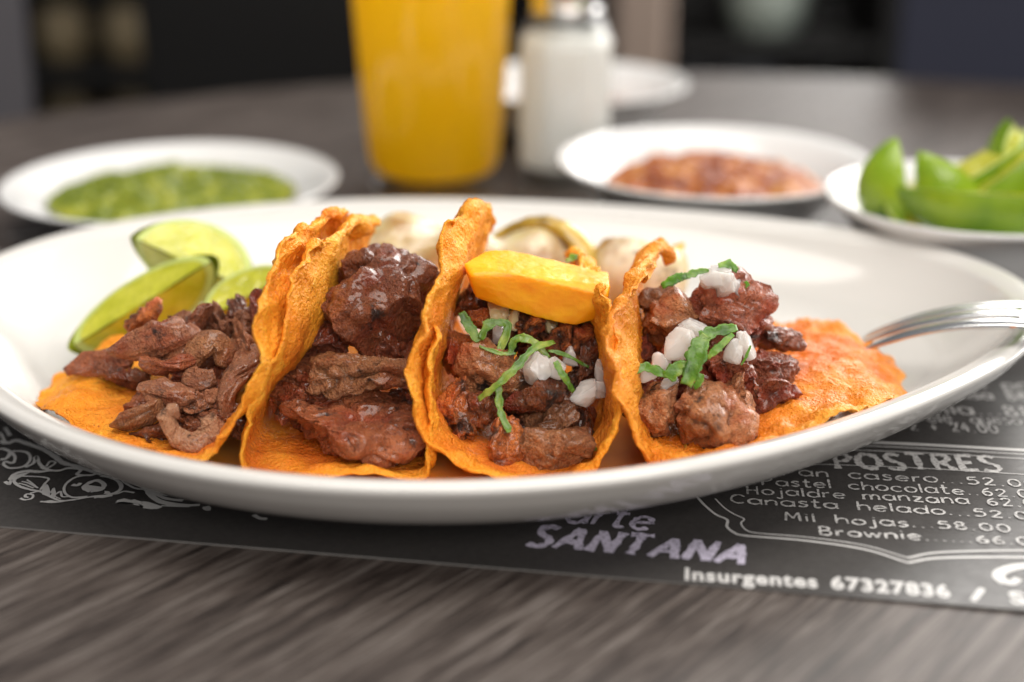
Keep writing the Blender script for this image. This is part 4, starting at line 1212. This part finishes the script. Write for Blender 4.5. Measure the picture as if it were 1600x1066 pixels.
dsp = .04 * fbm(co_ * 1.0, 2) + .010 * perlin(q * 5) + .006 * perlin(co_ * 11)
for v, c, n_, d_ in zip(bm.verts, co_, no_, dsp):
    v.co = Vector((c + n_ * d_) * U)
me = bpy.data.meshes.new('pineapple_wedge'); bm.to_mesh(me); bm.free()
me.polygons.foreach_set('use_smooth', [True] * len(me.polygons))
tag(put('pineapple_wedge', me, PINE), 'yellow pineapple wedge lying across the top of a taco', 'pineapple')


# ------------------------------------------------------------------ lime wedges
def lime(loc, a, b, span, rot, label, group=None, rind=None):
    """wedge of a lime: long half-axis a, radius b, opening angle span; origin on its inner edge"""
    t_ = thing('lime_wedge', loc, label, 'lime', group)
    t_.rotation_euler = rot
    nl_, nw = 30, 18
    la = np.linspace(-math.pi / 2, math.pi / 2, nl_); ph = np.linspace(-span / 2, span / 2, nw)
    LA, PH = np.meshgrid(la, ph, indexing='ij')
    tip = 1 + .10 * np.abs(np.sin(LA)) ** 8

    def shell(k):
        return np.stack([a * k * np.sin(LA) * tip, b * k * np.cos(LA) * np.sin(PH), -b * k * np.cos(LA) * np.cos(PH)], -1).reshape(-1, 3)
    o_, i_ = shell(1.0), shell(.95)
    fa = grid_faces(nl_, nw)
    put('rind', mesh('rind', np.vstack([o_, i_]), np.vstack([fa, fa[:, ::-1] + len(o_)])), rind or RIND, t_)
    for s_ in (-1, 1):
        dr = np.array([0, math.sin(s_ * span / 2), -math.cos(span / 2)])
        nm = np.array([0, s_ * math.cos(span / 2), math.sin(span / 2)])

        def face(k0, k1, lift, bul, nn=10):
            ks = np.linspace(k0, k1, nn)
            K, L = np.meshgrid(ks, la, indexing='ij')
            p = np.stack([a * K * np.sin(L)], -1) * np.array([1.0, 0, 0]) + (b * K * np.cos(L))[..., None] * dr
            seg = bul * perlin(np.stack([np.sin(L).ravel() * 2.5, K.ravel() * 3, 0 * L.ravel() + s_], 1)).reshape(L.shape)
            return (p + nm * (lift + seg)[..., None]).reshape(-1, 3), grid_faces(nn, nl_)
        v, f_ = face(0, .90, .02, .05); put('flesh', mesh('flesh', v, f_), FLESH, t_)
        v, f_ = face(.89, 1.0, .015, 0, 4); put('pith', mesh('pith', v, f_), PITH, t_)
    return t_


def Rm(x, y, z):
    return (math.radians(x), math.radians(y), math.radians(z))


lime(aty(224, 474, .2), 2.45, 1.5, 1.5, Rm(62, -27, 20), 'lime wedge with cut face up, lying beside the shredded beef', rind=RINDP)
lime(aty(298, 412, 1.9), 1.95, 1.9, 1.5, Rm(72, 22, -10), 'lime wedge propped behind the lower lime wedge on the oval plate', rind=RINDP)
lime(aty(390, 462, .2), 1.5, 1.2, 1.4, Rm(70, -20, 30), 'lime wedge tucked between shredded beef and the tall taco', rind=RINDP)


# ------------------------------------------------------------------ grilled onions
def bulb(loc, prof_, rot, label, stalk=None, seed=0):
    t_ = thing('grilled_onion', loc, label, 'onion')
    V, Fc = lathe(prof_, 64, smooth=6)
    nn = V / (np.linalg.norm(V, axis=1)[:, None] + 1e-6)
    V = V + nn * (.06 * fbm(V * .9 + seed, 3))[:, None]
    put('bulb', mesh('bulb', V, Fc), ONBULB, t_, (0, 0, 0), rot)
    if stalk:
        P = crom([aty(*q) - np.array(loc) for q in stalk[0]], 10)
        V, f_ = tube(P, stalk[1], 20, .55)
        V = V + (.06 * perlin(V * 2.0 + seed))[:, None]
        put('stalk', mesh('stalk', V, f_), STALK, t_)
    return t_


bp = [(0, -1.25), (.5, -1.2), (1.05, -.8), (1.32, -.1), (1.25, .5), (.85, 1.05), (.45, 1.5), (.35, 2.1), (0, 2.2)]
bulb(aty(632, 404, 2.2), [(1.12 * a_, 1.12 * b_) for a_, b_ in bp], Rm(20, 60, 0), 'round grilled onion bulb with charred underside behind the tall taco', ([(668, 430, 2.0), (664, 460, 1.0), (660, 490, .2)], [.5, .45, .3]), 3)
bulb(aty(840, 415, 3.2), bp, Rm(0, -70, 0), 'grilled onion whose olive stalk arches behind the pineapple', ([(752, 384, 4.2), (790, 364, 4.0), (835, 350, 3.6), (880, 358, 3.2), (908, 382, 2.6), (918, 410, 2.0), (920, 430, 1.6)], [.14, .34, .48, .50, .46, .40, .3]), 8)
bulb(aty(1000, 420, 2.6), [(0, -1.6), (.9, -1.5), (1.5, -.8), (1.62, 0), (1.5, .5), (1.3, .75), (.6, .8), (0, .8)], Rm(-24, 14, 0), 'halved grilled onion with browned cut face behind the greasy tortilla', ([(1048, 400, 2.4), (1060, 388, 2.6), (1068, 380, 2.7)], [.3, .26, .12]), 15)


# ------------------------------------------------------------------ bowls behind
def bowl_me(r, h):
    p = [(0, .55), (r * .42, .56), (r * .56, .75), (r * .74, h * .58), (r * .86, h * .84), (r * .93, h * .95), (r * .985, h), (r, h * .985), (r * .995, h * .94), (r * .93, h * .86), (r * .84, h * .70), (r * .72, h * .40), (r * .58, .28), (r * .5, .22), (r * .5, 0), (r * .46, 0), (r * .45, .2), (0, .22)]
    V, Fc = lathe(p, 128, smooth=4)
    return mesh('salsa_bowl', V, Fc)


def salsa(name, loc, r, h0, mound, seed, m, label, cat):
    rr = np.linspace(0, 1, 60); aa = np.linspace(0, 2 * math.pi, 160, endpoint=False)
    AA, RR = np.meshgrid(aa, rr, indexing='ij')
    X, Y = r * RR * np.cos(AA), r * RR * np.sin(AA)
    q = np.stack([X.ravel(), Y.ravel(), 0 * X.ravel() + seed], 1)
    bmp = (np.clip(fbm(q * 1.1, 3), -.4, 1) * .34 + .09 * perlin(q * 4)).reshape(X.shape)
    Z = h0 + mound * (1 - RR ** 2) + bmp * sstep(1, .85, RR)
    o = put(name, mesh(name, np.stack([X, Y, Z], -1).reshape(-1, 3), grid_faces(160, 60, True)), m, None, loc)
    return tag(o, label, cat, None, 'stuff')


GB, RB, LB, BB = (-14.8, 18.6, 0), (8.8, 18.8, 0), (17.5, 10.6, 0), (3.2, 37.5, 0)
for loc, r, h, lb in ((GB, 7.2, 2.15, 'white round bowl holding green salsa'), (RB, 6.8, 3.0, 'white round bowl holding chunky red salsa'), (LB, 5.5, 3.55, 'white bowl piled with green lime wedges'), (BB, 6.6, 3.0, 'white bowl farthest back, half hidden by the salt shaker')):
    tag(put('salsa_bowl', bowl_me(r, h), BOWL, None, loc), lb, 'bowl')
salsa('green_salsa', GB, 5.3, 1.45, .5, 2.2, GSAL, 'coarse green salsa filling the white bowl', 'salsa')
salsa('red_salsa', RB, 4.7, 1.9, .9, 6.1, RSAL, 'chunky red salsa mounded in the white bowl', 'salsa')
salsa('red_salsa', BB, 4.4, 1.30, .5, 9.4, RSAL, 'thin red salsa in the farthest white bowl', 'salsa')

LG = None
for px, py, y, a, b, sp, rt_, lb in (
    (1404, 292, 9.0, 1.7, 1.55, 1.5, Rm(-25, 82, 18), 'lime wedge standing on its end at the bowl rim next to the red salsa'),
    (1540, 300, 7.6, 3.0, 1.8, 1.5, Rm(-58, 2, -6), 'lime wedge lying lengthwise at the front of the bowl, rind outward'),
    (1502, 256, 9.8, 2.6, 1.8, 1.6, Rm(-50, -26, 14), 'lime wedge tilted up in the middle of the lime bowl'),
    (1500, 262, 12.0, 3.0, 1.8, 1.5, Rm(-50, -20, 0), 'lime wedge resting behind the tilted one in the lime bowl'),
    (1622, 276, 9.6, 2.3, 1.9, 1.9, Rm(14, 60, 0), 'lime wedge on top of the lime bowl with pale cut face showing'),
    (1470, 292, 8.4, 1.8, 1.5, 1.5, Rm(-62, 48, 30), 'lime wedge leaning between the standing wedge and the tilted one'),
    (1566, 262, 8.6, 2.4, 1.7, 1.5, Rm(-66, -38, 10), 'lime wedge leaning over the front wedge of the lime bowl'),
    (1590, 244, 11.0, 2.4, 1.8, 1.6, Rm(-40, -10, -10), 'lime wedge at the back of the lime bowl under the pale-faced one'),
    (1440, 292, 9.0, 2.2, 1.5, 1.5, Rm(20, -10, 40), 'lime wedge at the bottom of the lime bowl with cut faces up')):
    lime(aty(px, py, y), a, b, sp, rt_, lb)

# ------------------------------------------------------------------ juice glass
jl = (-3.75, 25.7, 0)
jg = thing('juice_glass', jl, 'tall tapered clear glass full of orange juice', 'glass')
outer = [(0, 0.02), (2.75, .02), (3.05, .12), (3.2, .45), (3.28, 1.2), (3.46, 4), (3.72, 8), (4.0, 13.2), (4.0, 13.4)]
inner = [(3.93, 13.45), (3.86, 13.3), (3.57, 8), (3.31, 4), (3.12, 1.7), (2.92, 1.12), (2.4, .80), (0, .74)]
V, Fc = lathe(outer + inner, 96, smooth=5)
put('tumbler', mesh('tumbler', V, Fc), GLASS, jg)
ji = [(0, .72), (2.42, .78), (2.95, 1.1), (3.15, 1.7), (3.35, 4), (3.61, 8), (3.82, 12.0), (3.7, 12.05), (0, 12.05)]
V, Fc = lathe(ji, 96, smooth=5)
tag(put('orange_juice', mesh('orange_juice', V, Fc), JUICE, None, jl), 'bright orange juice filling the tall glass', 'juice')

# ------------------------------------------------------------------ salt shaker
sl = (2.55, 26.6, 0)
ss = thing('salt_shaker', sl, 'faceted clear glass salt shaker with metal cap', 'salt shaker')


def octa(prof_, n=8, per=6, rnd=.25):
    P = crom([(r_ * 1.06, z_ if z_ < 3 else z_ + .9) for r_, z_ in prof_], 5)
    a = np.linspace(0, 2 * math.pi, n * per, endpoint=False) + math.pi / 8
    sec = math.pi / n
    k = np.cos(sec) / np.cos(((a - math.pi / 8) % (2 * sec)) - sec)
    k = k * (1 - rnd) + rnd * .97
    r, z = P[:, 0], P[:, 1]
    fac = np.where(z < 7.2, 1.0, np.clip((8.1 - z) / .9, 0, 1))
    kk = 1 + (k[:, None] - 1) * fac[None]
    V = np.stack([np.cos(a)[:, None] * r * kk, np.sin(a)[:, None] * r * kk, np.tile(z, (len(a), 1))], -1).reshape(-1, 3)
    return V, grid_faces(len(a), len(P), True)


V, Fc = octa([(0, .02), (1.9, .02), (2.3, .2), (2.42, .6), (2.40, 2), (2.36, 5.6), (2.28, 6.1), (1.9, 6.8), (1.52, 7.2), (1.5, 8.2), (1.4, 8.25), (1.36, 7.2), (1.72, 6.7), (2.08, 6.0), (2.16, 5.5), (2.16, 2), (2.1, 1.1), (1.7, .8), (0, .75)])
put('jar', mesh('jar', V, Fc), GLASS, ss)
V, Fc = lathe([(1.56, 7.25), (1.72, 7.3), (1.74, 7.5), (1.68, 7.6), (1.72, 7.7), (1.72, 8.6), (1.5, 9.1), (.9, 9.4), (0, 9.45)], 64, smooth=4)
put('cap', mesh('cap', V, Fc), STEEL, ss, (0, 0, .9))
V, Fc = octa([(0, .77), (1.72, .82), (2.13, 1.12), (2.18, 2), (2.18, 5.4), (2.08, 5.95), (1.8, 6.3), (0, 6.4)])
tag(put('table_salt', mesh('table_salt', V, Fc), SALT, None, sl), 'white salt filling the faceted glass shaker', 'salt', None, 'stuff')

# ------------------------------------------------------------------ fork
tip = aty(1344, 535, -.6)
fk = thing('fork', tip, 'steel fork resting upside down on the plate rim', 'fork')
ax = np.array([.90, -.42, 0]); ax /= np.linalg.norm(ax)
sd = np.array([-ax[1], ax[0], 0])
# height of the fork's spine along its length (tips at 0), convex side up
sp_s = np.array([0, .8, 1.8, 3.0, 4.2, 5.4, 6.6, 8.0, 10, 13, 17, 20])
sp_z = np.array([0, .52, 1.02, 1.44, 1.68, 1.80, 1.86, 1.96, 2.15, 2.5, 2.6, 2.5])
SP = crom(np.column_stack([sp_s, sp_z]), 8)


def fork_z(s):
    return np.interp(s, SP[:, 0], SP[:, 1])


def fork_bar(name, s, c, half, thk):
    """bar along the fork: stations s, sideways centre c, half width, thickness"""
    s, c, half, thk = [np.broadcast_to(np.asarray(q, float), s.shape) for q in (s, c, half, thk)]
    n_ = 12
    a = np.linspace(0, 2 * math.pi, n_, endpoint=False)
    ca, sa = np.sign(np.cos(a)) * np.abs(np.cos(a)) ** .5, np.sign(np.sin(a)) * np.abs(np.sin(a)) ** .5
    z = fork_z(s)
    cc = c[:, None] + half[:, None] * ca
    bow = -.10 * cc ** 2
    P = s[:, None, None] * ax + cc[..., None] * sd + (z[:, None] + bow + thk[:, None] * .5 * sa)[..., None] * np.array([0, 0, 1.0])
    V = P.reshape(-1, 3)
    fa = []
    m_ = len(s)
    for k in range(m_ - 1):
        for j in range(n_):
            fa.append((k * n_ + j, k * n_ + (j + 1) % n_, (k + 1) * n_ + (j + 1) % n_, (k + 1) * n_ + j))
    fa.append(tuple(range(n_))[::-1]); fa.append(tuple((m_ - 1) * n_ + j for j in range(n_)))
    put(name, mesh(name, V, fa), STEEL, fk)


for k in range(4):
    s = np.linspace(0, 5.2, 28)
    fork_bar('tine', s, (k - 1.5) * (.62 + .03 * s / 5.2), .07 + .15 * sstep(0, 1.4, s), .10 + .05 * sstep(0, 2, s) - .06 * sstep(4.3, 5.2, s))
s = np.linspace(4.4, 20, 60)
hw = np.interp(s, [4.4, 5.2, 6.0, 7.0, 8.2, 10, 14, 18, 20], [1.22, 1.22, 1.08, .72, .42, .36, .5, .85, .8])
fork_bar('handle', s, 0 * s, hw, .13 + .09 * sstep(4.6, 8, s))

# ------------------------------------------------------------------ dim room beyond the table
def part_box(name, sx, sy, sz, m, parent, loc, rot=None):
    return put(name, box_me(name, sx, sy, sz, min(.6, .2 * min(sx, sy, sz))), m, parent, loc, rot)


def chair(loc, rz, m, label, wd=44, top=95):
    t_ = thing('dining_chair', loc, label, 'chair', None, rz)
    part_box('seat', wd, 44, 7, m, t_, (0, 0, 44))
    part_box('backrest', wd, 6, top - 47, m, t_, (0, 20, (top + 47) / 2 + .2), (math.radians(-6), 0, 0))
    for sx in (-1, 1):
        for sy in (-1, 1):
            part_box('leg', 4, 4, 40.4, BLACKW, t_, (sx * (wd / 2 - 3), sy * 18, 20.2))
    return t_


FLZ = -75
chair((58, 82, FLZ), math.radians(160), NAVY, 'navy upholstered dining chair on the far side of the table')
chair((-63.4, 66, FLZ), math.radians(215), GREYF, 'grey upholstered dining chair beside the shelf rack', 40)
chair((-14, 92, FLZ), math.radians(178), BLACKW, 'black dining chair tucked at the far table edge', 28)
pst = tag(put('wooden_post', box_me('wooden_post', 8, 8, 190, 1), BROWNW, None, (18.8, 170, FLZ + 95)), 'brown wooden post standing behind the salt shaker', 'post')


def rack(loc, w_, m, label, levels):
    t_ = thing('shelf_rack', loc, label, 'shelf')
    for sx in (-1, 1):
        part_box('side_panel', 3, 30, 95, m, t_, (sx * w_ / 2, 0, 47.5))
    for z in levels:
        part_box('shelf_board', w_ - 3.4, 29, 3, m, t_, (0, 0, z))
    part_box('back_panel', w_ - 3.4, 1.5, 94, m, t_, (0, 15.6, 47.4))
    return t_


def pot(loc, r, h, m, label, cat, group):
    V, Fc = lathe([(0, 0), (r * .7, 0), (r * .95, h * .3), (r, h * .6), (r * .8, h * .92), (r * .82, h), (r * .7, h), (r * .68, h * .9), (r * .8, h * .5), (0, h * .1)], 40, smooth=3)
    tag(put('pot', mesh('pot', V, Fc), m, None, loc), label, cat, group)


RL = aty(165, 100, 210)
rack((RL[0], 210, FLZ), 36, BLACKW, 'dark open shelf rack with beige pots far behind the green salsa', (36.5, 49.5, 80))
for i, dx in enumerate((-5.6, 5.6)):
    for z in (38.05, 51.05):
        pot((RL[0] + dx, 206, FLZ + z), 4.2, 8.5, BEIGE, 'beige round pot on the %s board of the far dark rack' % ('lower' if z < 45 else 'upper'), 'pot', 'beige pots on the %s board' % ('lower' if z < 45 else 'upper'))
RR_ = aty(1180, 60, 210)
rack((RR_[0], 210, FLZ), 40, BLACKW, 'dark open shelf rack with pale bowls behind the red salsa', (44.5, 54, 84))
pot((RR_[0] + 1, 206, FLZ + 55.55), 6.6, 11, PALEG, 'pale green pot on the far dark rack', 'pot', None)
pot((RR_[0] - 2, 206, FLZ + 46.05), 5.6, 5, SLATE, 'wide slate grey bowl on the lower board of the far rack', 'bowl', None)
pot((RR_[0] - 11, 206, FLZ + 46.05), 3, 4.5, SLATE, 'small slate grey bowl beside the wide one on the far rack', 'bowl', None)
